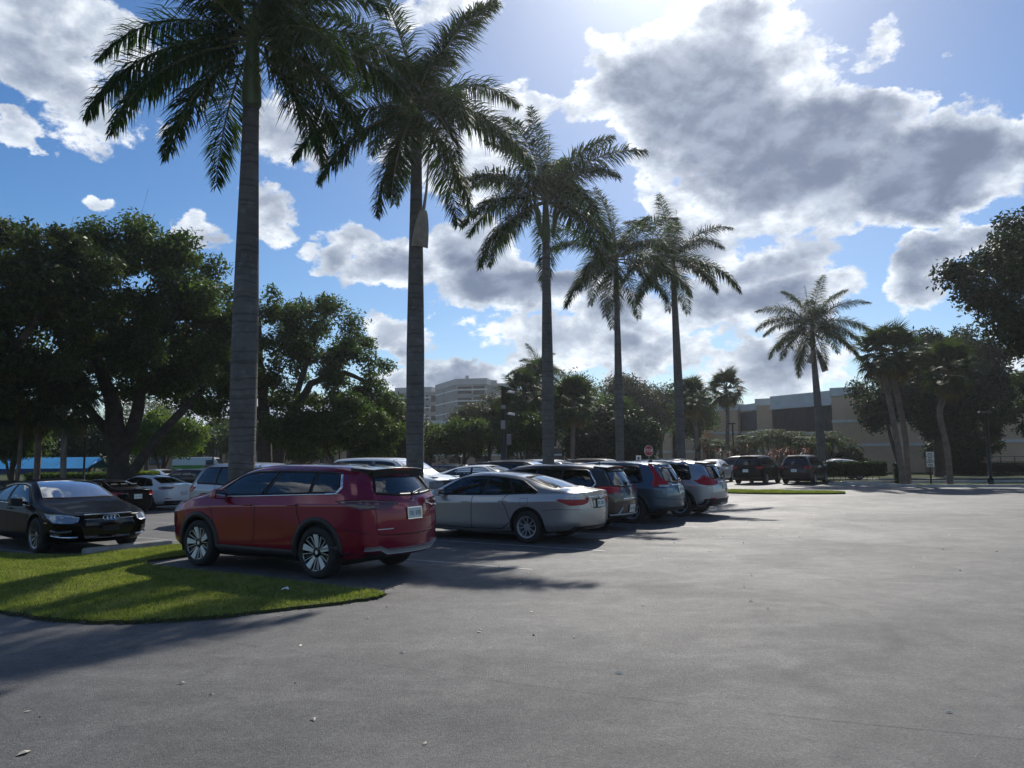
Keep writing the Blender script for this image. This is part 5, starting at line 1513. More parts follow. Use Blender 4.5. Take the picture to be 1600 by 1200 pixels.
def build_car(S, name, label, cat, at, perp, heading, z=None, group=None, level=3, detail=2):
    """detail 2: see-through glazing and cabin; 1: far car"""
    c = Car(S, name, level)
    root = c.root
    Rw = S['R']; wb = S['wb'] / 2; WX = (-wb, wb)
    hw = lambda x: I(S['w'], x)
    belt = lambda x: I(S['belt'], x)
    # ---- side glass outline (x,z): bottom then top
    gb0, gb1 = S['glass_bottom']; gt0, gt1 = S['glass_top']
    bot = [(gb0 + (gb1 - gb0) * k / 10, belt(gb0 + (gb1 - gb0) * k / 10) + .03) for k in range(11)]
    topz = lambda x: I(S['top'], x) - S.get('rail', .105)
    top = [(gt0 + (gt1 - gt0) * k / 10, topz(gt0 + (gt1 - gt0) * k / 10)) for k in range(11)]
    outline = rounded(bot + top[::-1], .05, 2)
    D3 = lambda pts, sd: [(x, sd * .9, z_) for x, z_ in pts]
    gm_front, gm_rear = S.get('gf', G_TINT), S.get('gr', G_PRIV)
    see = detail >= 2
    if not see: gm_front = gm_rear = M_DGLASS
    bz = S['belt_mid']
    if see:
        c.hole(outline, 'side', lambda q: q[2] > bz - .15 and abs(q[1]) > .4)
    arch = S.get('arch', Rw + .055)
    for wx in WX:
        circ = [(wx + arch * math.cos(2 * math.pi * k / 40), Rw + .01 + arch * math.sin(2 * math.pi * k / 40)) for k in range(40)]
        circ = [(x, max(z_, .02)) for x, z_ in circ]
        c.hole(circ, 'side', lambda q: abs(q[1]) > .56)
        for sd in (1, -1):
            arc = [(wx + (arch + S['archw'] * .45) * math.cos(R(a)), sd * .93, Rw + .01 + (arch + S['archw'] * .45) * math.sin(R(a))) for a in range(-14, 195, 8)]
            c.ribbon('arch_trim', arc, 'side', S['archw'], S.get('archo', .012), S['archm'], n=26)
            # liner
            n = 14; vs = []; 
            for k in range(n + 1):
                a = R(-20 + 220 * k / n)
                for yy in (hw(wx) - .035, .52):
                    vs.append((wx + (arch + .012) * math.cos(a), sd * yy, Rw + .01 + (arch + .012) * math.sin(a)))
            fs = [(2 * k, 2 * k + 1, 2 * k + 3, 2 * k + 2) for k in range(n)]
            vs.append((wx, sd * .52, Rw)); ci = len(vs) - 1
            fs += [(2 * k + 1, ci, 2 * k + 3) for k in range(n)]
            mesh_obj('wheel_liner', vs, fs, M_UNDER, root)
    # ---- windscreen & rear screen
    def quad_rows(b0, b1):
        return [b0, b1]
    ws = S['screen']     # (x_bottom, x_top, halfwidth_bottom, halfwidth_top, bow)
    def screen_rows(q, k=6):
        xb, xt, hb, ht, bow = q
        rows = []
        for i in range(k):
            t_ = i / (k - 1); h = hb + (ht - hb) * t_; x = xb + (xt - xb) * t_
            rows.append([(x - bow * (yy * yy) * (1 - .35 * t_), yy * h, 0) for yy in np.linspace(-1, 1, 9)])
        return rows
    def poly_of(rows, ax):
        P_ = [r for r in rows[0]] + [r[-1] for r in rows[1:-1]] + list(reversed(rows[-1])) + [r[0] for r in reversed(rows[1:-1])]
        return [(p[ax[0]], p[ax[1]]) for p in P_], P_
    rws = screen_rows(ws)
    pl, p3 = poly_of(rws, (0, 1))
    if see: c.hole(pl, 'top', lambda q: q[2] > bz - .12)
    c.patch('windscreen', rws, 'top', .004, G_WS if see else M_DGLASS, thick=.002, n=13, mm=7)
    c.ribbon('windscreen_seal', p3, 'top', .035, .005, M_SEAL, closed=True, n=60)
    if 'rear_top' in S:     # sloping rear screen seen from above (saloon)
        rr_ = screen_rows(S['rear_top']); pl, p3 = poly_of(rr_, (0, 1))
        if see: c.hole(pl, 'top', lambda q: q[2] > bz - .1 and q[0] < 0)
        c.patch('rear_screen', rr_, 'top', .004, S.get('rear_glass', G_TINT) if see else M_DGLASS, thick=.002, n=13, mm=7)
        c.ribbon('rear_screen_seal', p3, 'top', .035, .005, M_SEAL, closed=True, n=60)
    if 'rear_glass_box' in S:      # tailgate glass (y half bottom, y half top, z0, z1)
        yb, yt, z0, z1 = S['rear_glass_box']
        rr_ = [[(-2, y_ * yb, z0 + .03 * y_ * y_) for y_ in np.linspace(-1, 1, 9)], [(-2, y_ * (yb + yt) / 2, (z0 + z1) / 2) for y_ in np.linspace(-1, 1, 9)], [(-2, y_ * yt, z1) for y_ in np.linspace(-1, 1, 9)]]
        pl, p3 = poly_of(rr_, (1, 2))
        if see: c.hole(pl, 'rear', lambda q: q[0] < -1.2 and q[2] > bz - .12)
        c.patch('rear_screen', rr_, 'rear', .004, S.get('rear_glass', G_PRIV) if see else M_DGLASS, thick=.002, n=13, mm=6)
        c.ribbon('rear_screen_seal', p3, 'rear', .04, .006, M_SEAL, closed=True, n=60)
    # ---- side windows between the pillars
    def col(t_):
        """point pair on the glass outline at fraction t (0 rear, 1 front) of its length"""
        x0 = gb0 + (gb1 - gb0) * t_; x1 = gt0 + (gt1 - gt0) * t_
        return (x0, belt(x0) + .03), (x1, topz(x1))
    cuts = S['pillars']       # fractions
    for sd in (1, -1):
        ts = [0.0] + cuts + [1.0]
        for a, b_ in zip(ts[:-1], ts[1:]):
            rows = [D3([col(a + (b_ - a) * k / 6)[0] for k in range(7)], sd), D3([col(a + (b_ - a) * k / 6)[1] for k in range(7)], sd)]
            c.patch('side_window', rows, 'side', .001, gm_front if a >= cuts[-1] - .01 else gm_rear, thick=.003, n=8, mm=5)
        for t_ in cuts:
            w_ = .032 if t_ != cuts[-1] else .045
            (xa, za), (xb, zb_) = col(t_)
            c.patch('pillar', [[(xa - w_, sd * .9, za), (xa + w_, sd * .9, za)], [(xb - w_, sd * .9, zb_), (xb + w_, sd * .9, zb_)]], 'side', .006, M_SEAL, thick=.015, n=2, mm=5)
        c.ribbon('window_seal', D3(outline, sd), 'side', .042, .005, M_SEAL, closed=True, n=80)
        if S.get('chrome'):
            c.ribbon('window_trim', D3([(x, z_ - .018) for x, z_ in bot] , sd), 'side', .014, .01, M_CHROME, n=20)
            if S['chrome'] == 'kink':
                (xa, za), (xb, zb_) = col(0)
                c.ribbon('window_trim', D3([(xa + .25, belt(xa + .2) + .012), (xa + .05, belt(xa) + .02), (xa - .02, za + .08), (xb - .04, zb_ - .02)], sd), 'side', .03, .011, M_CHROME, n=14)
            elif S['chrome'] == 'full':
                c.ribbon('window_trim', D3([(x, z_ + .012) for x, z_ in top], sd), 'side', .012, .01, M_CHROME, n=20)
        # ---- panel gaps: doors, fuel flap
        if detail >= 1:
            mb = MB()
            for line in S['seams']:
                c.ribbon('', D3(line, sd), 'side', .014, .0014, None, n=22, mb=mb)
            mb.ob('door_seam', M_SEAM, root)
        for hx, hz in S['handles']:
            q = MB(); h, nr = c.hit((hx, sd * .9, hz), 'side')
            M = Matrix.Translation(h + nr * .02)
            q.box(-.095, .095, -.012, .012, -.014, .014, M)
            o = q.ob('door_handle', S.get('handlem', c.P), root, bevel=.008)
        # ---- mirror
        mx, mz = S['mirror']; y0 = hw(mx) * .93
        q = MB(); q.tube([(0, 0, 0), (-.01, sd * .05, .01), (-.015, sd * .1, .03)], [.03, .025, .03], 8)
        zz_ = 1.0; msh = [(-.07, sd * .06, -.055), (.07, sd * .07, -.045), (.06, sd * .27, -.03), (-.07, sd * .28, -.03), (-.075, sd * .06, .085), (.05, sd * .075, .075), (.03, sd * .255, .08), (-.075, sd * .27, .09)]
        k = len(q.v); q.add(msh, [(3, 2, 1, 0), (4, 5, 6, 7), (0, 1, 5, 4), (1, 2, 6, 5), (2, 3, 7, 6), (3, 0, 4, 7)])
        o = q.ob('side_mirror', S.get('mirrorm', c.P), root, True); o.location = (mx, sd * y0, mz); o.scale = (1.15, 1.0, 1.2)
        sb = o.modifiers.new('s', 'BEVEL'); sb.width = .022; sb.segments = 3
        MB().add([(-.078, sd * .085, -.035), (-.08, sd * .255, -.02), (-.083, sd * .25, .07), (-.081, sd * .08, .065)], [(0, 1, 2, 3)]).ob('mirror_glass', M_CHROME, o)
    # ---- lamps
    for L in S['lamps']:
        rows, tgt, m, nm = L[:4]
        off = L[4] if len(L) > 4 else .01
        for q in (rows, mirror_rows(rows)):
            c.lamp(nm, q, tgt, m, off, 14, 5)
    for P_ in S.get('patches', []):
        nm, rows, tgt, off, m = P_[:5]
        c.patch(nm, rows, tgt, off, m, thick=.02, n=14, mm=5)
    for P_ in S.get('ribbons', []):
        nm, pts, tgt, wd, off, m = P_[:6]; both = P_[6] if len(P_) > 6 else True
        c.ribbon(nm, pts, tgt, wd, off, m, n=24)
        if both: c.ribbon(nm, [(x, -y, z_) for x, y, z_ in pts], tgt, wd, off, m, n=24)
    if 'spoiler' in S:
        x0, x1, yh, z_ = S['spoiler'][:4]; th = S['spoiler'][4] if len(S['spoiler']) > 4 else .075; q = MB()
        n = 9; vs = []
        for k in range(n):
            y_ = -yh + 2 * yh * k / (n - 1); b_ = .07 * (y_ / yh) ** 2; e = .03 * (y_ / yh) ** 2
            vs += [(x1, y_, z_ + .012 - e), (x0 + b_, y_ * .96, z_ - .02 - e), (x0 + b_ + .05, y_ * .93, z_ - th - e), (x1, y_ * .97, z_ - th - .015 - e)]
        fs = [(4 * k + j, 4 * k + (j + 1) % 4, 4 * k + 4 + (j + 1) % 4, 4 * k + 4 + j) for k in range(n - 1) for j in range(4)] + [(0, 3, 2, 1), (4 * n - 4, 4 * n - 3, 4 * n - 2, 4 * n - 1)]
        q.add(vs, fs); o = q.ob('roof_spoiler', c.P, root, False, bevel=.012)
        q2 = MB(); q2.add([(v[0] - (.006 if k % 4 in (1, 2) else 0), v[1] * .985, v[2] - (.012 if k % 4 in (0, 1) else .005)) for k, v in enumerate(vs)], [(4 * k + j, 4 * k + j + 1, 4 * k + 5 + j, 4 * k + 4 + j) for k in range(n - 1) for j in (1, 2)]); q2.ob('spoiler_underside', M_BLACKP, o)
        q3 = MB(); q3.box(x0 - .008, x0 + .02, -.2, .2, z_ - .055, z_ - .035); q3.ob('brake_light', M_TAIL, o)
    if 'fin' in S:
        x_, z_ = S['fin']; MB().add([(x_ + .1, 0, z_), (x_ - .08, -.025, z_), (x_ - .08, .025, z_), (x_ - .07, 0, z_ + .075), (x_ - .02, 0, z_ + .065)], [(0, 1, 3), (0, 4, 2), (0, 3, 4), (1, 2, 3), (2, 4, 3)]).ob('roof_antenna', c.P, root)
    if 'rails' in S:
        x0, x1, y_, z_ = S['rails']
        for sd in (1, -1):
            hts = [c.hit((x, sd * y_, 0), 'top')[0].z for x in np.linspace(x0, x1, 7)]
            pts = [(x, sd * y_, h + (.045 if 0 < k < 6 else -.01)) for k, (x, h) in enumerate(zip(np.linspace(x0, x1, 7), hts))]
            MB().tube(pts, .016, 6).ob('roof_rail', S.get('railm', M_ALU), root, True)
    if 'wiper' in S:
        a, b_ = S['wiper']; q = MB(); ha, na = c.hit(a, 'rear'); hb_, nb = c.hit(b_, 'rear')
        q.tube([ha + na * .03, (ha + na * .05).lerp(hb_ + nb * .05, .5), hb_ + nb * .02], [.016, .01, .006], 6); q.tube([ha, ha + na * .04], .025, 8)
        q.ob('rear_wiper', M_BLACKP, root)
    if 'plate' in S:
        x_, z_ = S['plate'][:2]
        h, nr = c.hit((-3, 0, z_), 'rear'); glyph_plate(c, h.x - .012, 0, z_, math.asin(max(-.4, min(.4, nr.z))) * (1), dark=S.get('plate_dark', False))
    # ---- exhaust / wheels / underside
    ty, ri = wheel_meshes(Rw, S['rim'], S['rimm'], S['rr'])
    for wx in WX:
        for sd in (1, -1):
            w_ = link(bpy.data.objects.new('wheel', ty), root); w_.location = (wx, sd * (hw(wx) - .125), Rw); w_.rotation_euler = (0, 0, 0 if sd > 0 else math.pi)
            if wx > 0 and 'steer' in S: w_.rotation_euler[2] += R(S['steer'])
            r_ = link(bpy.data.objects.new('rim', ri), w_); r_.rotation_euler = (0, S.get('rimrot', .0) + wx, 0)
    MB().box(-wb - .3, wb + .3, -.6, .6, .17, .26).ob('undertray', M_UNDER, root)
    if see:
        # cabin
        x0, x1 = S['cabin']; bw = hw(0) - .12
        q = MB(); q.box(x0, x1, -bw, bw, .3, .36); q.box(x0, x0 + .04, -bw, bw, .36, bz - .12); q.box(x1 - .28, x1, -bw, bw, .36, bz - .06); q.box(x0, x1, bw - .03, bw, .36, bz - .03); q.box(x0, x1, -bw, -bw + .03, .36, bz - .03)
        q.box(x1 - .5, x1 - .2, -bw + .03, bw - .03, bz - .2, bz - .03)
        if 'shelf' in S: q.box(S['shelf'][0], S['shelf'][1], -bw, bw, bz - .08, bz - .05)
        q.ob('cabin', M_CABIN, root)
        roof_h = max(z_ for _, z_ in S['top'])
        def seat(sx, sy, w_, nm='seat'):
            q = MB(); M = Matrix.Translation((sx, sy, 0))
            q.box(-.25, .27, -w_, w_, .38, .6, M)
            T = M @ Matrix.Translation((-.22, 0, .55 - .1 * (roof_h < 1.5))) @ Matrix.Rotation(R(-17 - 6 * (roof_h < 1.5)), 4, 'Y')
            q.box(-.06, .07, -w_, w_, 0, .6, T)
            for hy in ([0] if w_ < .3 else [-.4, 0, .4]):
                q.box(-.03, .045, hy - .13, hy + .13, .65, .82, T)
                q.box(-.005, .01, hy - .06, hy - .045, .58, .66, T); q.box(-.005, .01, hy + .045, hy + .06, .58, .66, T)
            q.ob(nm, M_SEAT, root, bevel=.035)
        seat(S['seats'][0], .37, .24); seat(S['seats'][0], -.37, .24); seat(S['seats'][1], 0, bw - .08, 'rear_seat')
        sx = S['seats'][0] + .52
        q = MB(); pts = []
        T = Matrix.Translation((sx, .37, bz - .06)) @ Matrix.Rotation(R(65), 4, 'Y')
        q.tube([T @ Vector((.185 * math.cos(R(k * 20)), .185 * math.sin(R(k * 20)), 0)) for k in range(19)], .016, 6, cap=False)
        q.tube([T @ Vector((-.17, 0, 0)), T @ Vector((.17, 0, 0))], .018, 5); q.tube([T @ Vector((0, 0, 0)), T @ Vector((0, 0, .25))], .03, 6)
        q.ob('steering_wheel', M_CABIN, root)
    if 'extra' in S: S['extra'](c)
    c.finish()
    x, y = ap(at, perp)
    root.location = (x, y, (gz(x, y) if z is None else z) + .004)
    root.rotation_euler = (0, 0, heading)
    tag(root, label, cat, group)
    return root

# ---------------------------------------------------------------- body families (metres, +x forward, origin between the axles)
def suv(p, L=4.7, W=1.86, H=1.69, wb=2.70, **k):
    h = W / 2; f = wb / 2 + .93; r = -(L - f); s = H / 1.69
    S = dict(paint=p, wb=wb, R=.355, rr=.25, rim='five', rimm=M_ALU, archw=.075, archm=M_BLACKP, archo=.012, belt_mid=1.06 * s,
        tail=[(.2, r + .22), (.34, r + .06), (.55, r), (.8, r + .01), (1.02 * s, r + .05), (1.3 * s, r + .2), (1.55 * s, r + .36), (1.7 * s, r + .42)],
        nose=[(.2, f - .18), (.4, f - .03), (.65, f), (.85, f - .04), (.98, f - .12), (1.1, f - .3)],
        top=[(r, 1.6 * s), (r + .35, 1.655 * s), (-1.2, 1.685 * s), (-.4, 1.7 * s), (.2, 1.685 * s), (.62, 1.6 * s), (1.0, 1.36 * s), (1.32, 1.12 * s), (1.75, 1.04 * s), (f - .3, .99 * s), (f, .9 * s)],
        belt=[(r, 1.1 * s), (-1.3, 1.09 * s), (0, 1.05 * s), (1.0, 1.03 * s), (1.5, 1.0 * s), (f, .87 * s)],
        w=[(r, h * .955), (r + .5, h), (0, h * .99), (1.4, h), (f - .3, h * .965), (f, h * .93)],
        wr=[(r, h * .66), (-1.2, h * .72), (.2, h * .72), (.9, h * .77), (f, h * .8)],
        zb=[(r, .34), (r + .4, .26), (0, .22), (1.6, .22), (f, .27)],
        xs=[-1.45, -1.0, -.5, 0, .42, .78, 1.08, 1.32, 1.6], rail=.12,
        glass_bottom=(r + .45, 1.02), glass_top=(r + .68, .52), pillars=[.3, .62], screen=(1.16, .42, .70, .56, .1),
        rear_glass_box=(.62, .5, 1.12 * s, 1.5 * s), spoiler=(r + .2, r + .62, .53, 1.66 * s),
        seams=[[(.98, .3), (.98, .8), (1.06, 1.0)], [(.02, .25), (.0, .7), (-.02, 1.05)], [(-1.02, .78), (-.95, .95), (-.98, 1.08)], [(.98, .3), (.02, .27)], [(.02, .27), (-.86, .3)]],
        handles=[(.14, .93), (-.86, .97)], mirror=(.78, 1.08 * s), cabin=(r + .6, 1.25), seats=(-.05, -.95), fin=(r + .75, 1.665 * s),
        lamps=[([[(r + .5, .93, 1.02 * s), (r + .12, .9, 1.05 * s), (r, .55, 1.04 * s)], [(r + .35, .93, .92 * s), (r + .1, .9, .88 * s), (r, .55, .93 * s)]], r + 1.0, M_TAIL, 'tail_light'),
               ([[(f - .55, .9, .93 * s), (f - .2, .82, .9 * s), (f, .5, .86 * s)], [(f - .45, .9, .85 * s), (f - .1, .82, .79 * s), (f, .5, .79 * s)]], f - 1.2, M_LAMPW, 'headlight')],
        patches=[('lower_bumper', [[(r, -.8, .42), (r, .8, .42)], [(r, -.8, .3), (r, .8, .3)]], 'rear', .015, M_BLACKP), ('grille', [[(f, -.45, .8 * s), (f, .45, .8 * s)], [(f, -.5, .55), (f, .5, .55)]], 'front', .008, M_GLOSSB)],
        ribbons=[('sill_trim', [(-.85, .93, .3), (.9, .93, .3)], 'side', .13, .01, M_BLACKP)], plate=(r, .82))
    S.update(k)
    return S
def saloon(p, L=4.85, W=1.82, H=1.45, wb=2.78, **k):
    h = W / 2; f = wb / 2 + .95; r = -(L - f); s = H / 1.45
    S = dict(paint=p, wb=wb, R=.325, rr=.225, rim='ten', rimm=M_ALU, archw=.028, archm=p, archo=.008, belt_mid=.93 * s,
        tail=[(.2, r + .2), (.34, r + .04), (.55, r), (.8, r + .03), (.98 * s, r + .04), (1.06 * s, r + .02), (1.3, r + .3)],
        nose=[(.18, f - .16), (.38, f - .02), (.55, f), (.7, f - .05), (.82, f - .16), (.95, f - .35)],
        top=[(r, 1.055 * s), (r + .3, 1.085 * s), (r + .5, 1.11 * s), (r + .85, 1.22 * s), (r + 1.35, 1.37 * s), (-.5, 1.44 * s), (0, 1.45 * s), (.3, 1.42 * s), (.62, 1.32 * s), (1.0, 1.12 * s), (1.3, .985 * s), (1.75, .91 * s), (f - .3, .84 * s), (f, .76 * s)],
        belt=[(r, 1.03 * s), (-1.4, .99 * s), (-.6, .955 * s), (.8, .93 * s), (1.4, .9 * s), (f, .73 * s)],
        w=[(r, h * .93), (r + .6, h * .99), (0, h), (1.4, h), (f - .3, h * .955), (f, h * .9)],
        wr=[(r, h * .62), (r + .7, h * .68), (-.8, h * .66), (.2, h * .67), (.9, h * .77), (f, h * .8)],
        zb=[(r, .3), (r + .5, .22), (0, .18), (1.6, .18), (f, .22)],
        xs=[-1.6, -1.25, -.85, -.4, 0, .35, .7, 1.02, 1.3, 1.62], rail=.095,
        glass_bottom=(r + .86, 1.0), glass_top=(r + 1.34, .38), pillars=[.3, .58] if False else [.55], screen=(1.14, .3, .66, .5, .1),
        rear_top=(r + .5, r + 1.32, .62, .47, -.08), shelf=(r + .6, -1.0),
        seams=[[(1.0, .28), (1.0, .7), (1.06, .9)], [(-.02, .24), (-.03, .6), (-.05, .93)], [(-.88, .72), (-.8, .85), (-.92, .97)], [(1.0, .27), (-.02, .25), (-.78, .27)], [(-.78, .27), (-1.0, .42), (-.88, .72)]],
        handles=[(.12, .8), (-.82, .83)], mirror=(.76, .98 * s), cabin=(r + .9, 1.2), seats=(-.1, -.8),
        lamps=[([[(r + .38, .9, .93 * s), (r + .1, .86, .96 * s), (r, .5, .95 * s)], [(r + .3, .9, .88 * s), (r + .08, .86, .8 * s), (r, .5, .84 * s)]], r + 1.0, M_TAIL, 'tail_light'),
               ([[(f - .55, .9, .76 * s), (f - .2, .82, .73 * s), (f, .45, .66 * s)], [(f - .45, .9, .68 * s), (f - .12, .82, .63 * s), (f, .45, .6 * s)]], f - 1.2, M_LAMPW, 'headlight')],
        patches=[('grille', [[(f, -.4, .64 * s), (f, .4, .64 * s)], [(f, -.46, .38), (f, .46, .38)]], 'front', .008, M_GLOSSB)],
        ribbons=[], plate=(r, .74))
    S.update(k)
    return S

# paints
P_RED = paint('paint_red', (.22, .002, .026), .2, .3, 1.0, .06)
P_SILV = paint('paint_silver_beige', (.46, .455, .45), .34, .75)
P_BROWN = paint('paint_dark_bronze', (.05, .043, .036), .3, .5)
P_BLUE = paint('paint_steel_blue', (.06, .11, .16), .3, .6)
P_SILV2 = paint('paint_silver', (.40, .41, .43), .34, .75)
P_BLACK = paint('paint_black', (.002, .002, .003), .3, .0, .14, .0)
P_WHITE = paint('paint_white', (.75, .76, .77), .35, .0)
P_LSILV = paint('paint_light_silver', (.45, .48, .52), .34, .6)
P_GREEN = paint('paint_green', (.03, .16, .04), .35, .2)
P_MAROON = paint('paint_maroon', (.025, .008, .01), .35, .2, .5, .03)
P_GREY = paint('paint_grey', (.12, .125, .13), .33, .5)
P_CHAR = paint('paint_charcoal', (.014, .014, .017), .35, .2, .5, .03)
H_A, H_B = HEAD, HEAD + math.pi
# ---------------------------------------------------------------- red SUV
def extra_red(c):
    # three-diamond emblem on the tailgate
    h, nr = c.hit((-3, 0, 1.12), 'rear'); mb = MB()
    for k in range(3):
        a = R(90 + 120 * k); ux, uz = math.cos(a), math.sin(a); vx, vz = -uz, ux; d = .045
        poly = [(0, 0), (ux * d * .5 + vx * d * .29, uz * d * .5 + vz * d * .29), (ux * d, uz * d), (ux * d * .5 - vx * d * .29, uz * d * .5 - vz * d * .29)]
        vs = [(h.x - .012, y, 1.12 + z) for y, z in poly] + [(h.x + .004, y, 1.12 + z) for y, z in poly]
        mb.add(vs, [(0, 1, 2, 3), (0, 4, 5, 1), (1, 5, 6, 2), (2, 6, 7, 3), (3, 7, 4, 0)])
    mb.ob('emblem', M_CHROME, c.root)
r_ = -(4.62 - (1.35 + .93)); f_ = 2.28
S = suv(P_RED, L=4.62, wb=2.70, H=1.70, belt_mid=1.15,
    top=[(r_, 1.585), (r_ + .35, 1.625), (-1.2, 1.655), (-.4, 1.665), (.2, 1.65), (.6, 1.57), (1.0, 1.37), (1.27, 1.22), (1.75, 1.15), (2.0, 1.1), (f_, .98)],
    belt=[(r_, 1.22), (-1.3, 1.2), (0, 1.15), (1.0, 1.12), (1.5, 1.09), (f_, .96)],
    nose=[(.2, 2.1), (.4, 2.24), (.65, 2.28), (.9, 2.26), (1.05, 2.2), (1.16, 2.02)],
    tail=[(.2, r_ + .22), (.34, r_ + .06), (.55, r_), (.8, r_ + .01), (1.1, r_ + .04), (1.3, r_ + .15), (1.55, r_ + .33), (1.7, r_ + .42)],
    glass_bottom=(r_ + .6, 1.02), glass_top=(r_ + .72, .5), rear_glass_box=(.64, .53, 1.2, 1.46), spoiler=(r_ + .12, r_ + .62, .6, 1.62, .13), mirror=(.74, 1.16), handles=[(.14, 1.02), (-.86, 1.05)], rim='petal', rimm=M_ALUL, R=.372, rr=.275, chrome='kink', gf=glass_mat('front_side_glass', (.66, .76, .74)), gr=glass_mat('rear_side_glass', (.42, .47, .47)), pillars=[.21, .58],
    archw=.085, wiper=((-3, -.02, 1.2), (-3, -.34, 1.27)), extra=extra_red, rear_glass=glass_mat('rear_tint', (.03, .035, .035)), fin=(r_ + .75, 1.625), plate=(r_, .93),
    lamps=[([[(r_ + .62, .93, 1.125), (r_ + .15, .9, 1.15), (r_, .52, 1.13), (r_, .3, 1.11)], [(r_ + .5, .93, 1.09), (r_ + .12, .9, 1.0), (r_, .52, 1.01), (r_, .3, 1.07)]], r_ + 1.1, M_TAILD, 'tail_light'),
           ([[(f_ - .5, .9, 1.06), (f_ - .2, .82, 1.05), (f_, .5, 1.03)], [(f_ - .45, .9, 1.02), (f_ - .1, .82, 1.0), (f_, .5, .99)]], f_ - 1.2, M_LAMPW, 'headlight')],
    patches=[('lower_bumper', [[(r_, -.86, .4), (r_, .86, .4)], [(r_, -.86, .3), (r_, .86, .3)]], 'rear', .012, M_BLACKP),
             ('skid_plate', [[(r_, -.9, .47), (r_, -.62, .49), (r_, -.5, .44), (r_, .5, .44), (r_, .62, .49), (r_, .9, .47)], [(r_, -.9, .43), (r_, -.62, .44), (r_, -.5, .37), (r_, .5, .37), (r_, .62, .44), (r_, .9, .43)]], 'rear', .03, M_ALU),
             ('badge_bar', [[(r_, .42, .735), (r_, .68, .735)], [(r_, .42, .72), (r_, .68, .72)]], 'rear', .006, M_CHROME),
             ('grille', [[(f_, -.45, .85), (f_, .45, .85)], [(f_, -.5, .5), (f_, .5, .5)]], 'front', .008, M_GLOSSB)],
    ribbons=[('sill_trim', [(-.85, .93, .31), (.9, .93, .31)], 'side', .15, .01, M_BLACKP), ('tailgate_seam', [(r_, .7, 1.0), (r_, .68, .7), (r_, .6, .64), (r_, 0, .63)], 'rear', .012, .001, M_SEAM),
             ('bumper_seam', [(r_ + .55, .93, .72), (r_ + .3, .93, .72), (r_ + .02, .8, .66)], r_ + 1.1, .01, .001, M_SEAM)])
build_car(S, 'parked_suv', 'glossy red SUV with five-blade alloy wheels, nearest car, beside the grass', 'car', .93, 1.365, H_A, group='cars parked nose-in to the palms')

# ---------------------------------------------------------------- silver sedan
r_ = -(4.85 - (1.39 + .95))
def extra_sil(c):
    h, nr = c.hit((-3, 0, .93), 'rear'); mb = MB()
    for rx, rz_ in ((.055, .036), (.022, .036), (.04, .016)):
        mb.tube([(h.x - .012, rx * math.cos(R(30 * k)), .935 + rz_ * math.sin(R(30 * k))) for k in range(13)], .005, 5, cap=False)
    mb.ob('emblem', M_CHROME, c.root)
S = saloon(P_SILV, L=4.85, H=1.43, rim='ten', gf=glass_mat('front_side_glass', (.66, .76, .74)), gr=glass_mat('rear_side_glass', (.42, .47, .47)), rear_glass=G_TINT, pillars=[.22, .53], plate_dark=True, extra=extra_sil, plate=(r_, .8),
    lamps=[([[(r_ + .42, .9, .885), (r_ + .12, .87, .935), (r_, .5, .925), (r_, .38, .91)], [(r_ + .4, .9, .865), (r_ + .1, .87, .77), (r_, .55, .785), (r_, .42, .82)]], r_ + 1.0, M_TAIL, 'tail_light'),
           ([[(r_ + .3, .9, .915), (r_ + .12, .87, .935), (r_, .5, .925)], [(r_ + .3, .9, .89), (r_ + .12, .87, .89), (r_, .5, .89)]], r_ + 1.0, M_LAMPW, 'reverse_light', .014),
           ([[(1.8, .9, .77), (2.1, .82, .74), (2.3, .45, .68)], [(1.9, .9, .69), (2.2, .82, .64), (2.3, .45, .6)]], 1.1, M_LAMPW, 'headlight')],
    patches=[('lower_bumper', [[(r_, -.7, .36), (r_, .7, .36)], [(r_, -.7, .27), (r_, .7, .27)]], 'rear', .012, M_BLACKP), ('plate_recess', [[(r_, -.3, .9), (r_, .3, .9)], [(r_, -.25, .7), (r_, .25, .7)]], 'rear', .003, P_SILV),
             ('grille', [[(2.3, -.4, .64), (2.3, .4, .64)], [(2.3, -.46, .38), (2.3, .46, .38)]], 'front', .008, M_GLOSSB)],
    ribbons=[('boot_trim', [(r_, -.42, .935), (r_, .42, .935)], 'rear', .022, .012, M_CHROME, False), ('fuel_flap', [(-1.42, .9, .9), (-1.24, .9, .9), (-1.23, .9, .76), (-1.38, .9, .76), (-1.43, .9, .8), (-1.42, .9, .9)], 'side', .007, .001, M_SEAM),
             ('boot_seam', [(r_, .55, 1.0), (r_, .4, .9), (r_, .33, .72), (r_, 0, .7)], 'rear', .008, .001, M_SEAM), ('bumper_seam', [(-1.76, .9, .66), (-2.1, .9, .7), (r_, .6, .69)], r_ + 1, .008, .001, M_SEAM)])
build_car(S, 'parked_sedan', 'silver-beige sedan with ten-spoke wheels, two bays past the red SUV', 'car', 6.3, 1.0, H_A, group='cars parked nose-in to the palms')

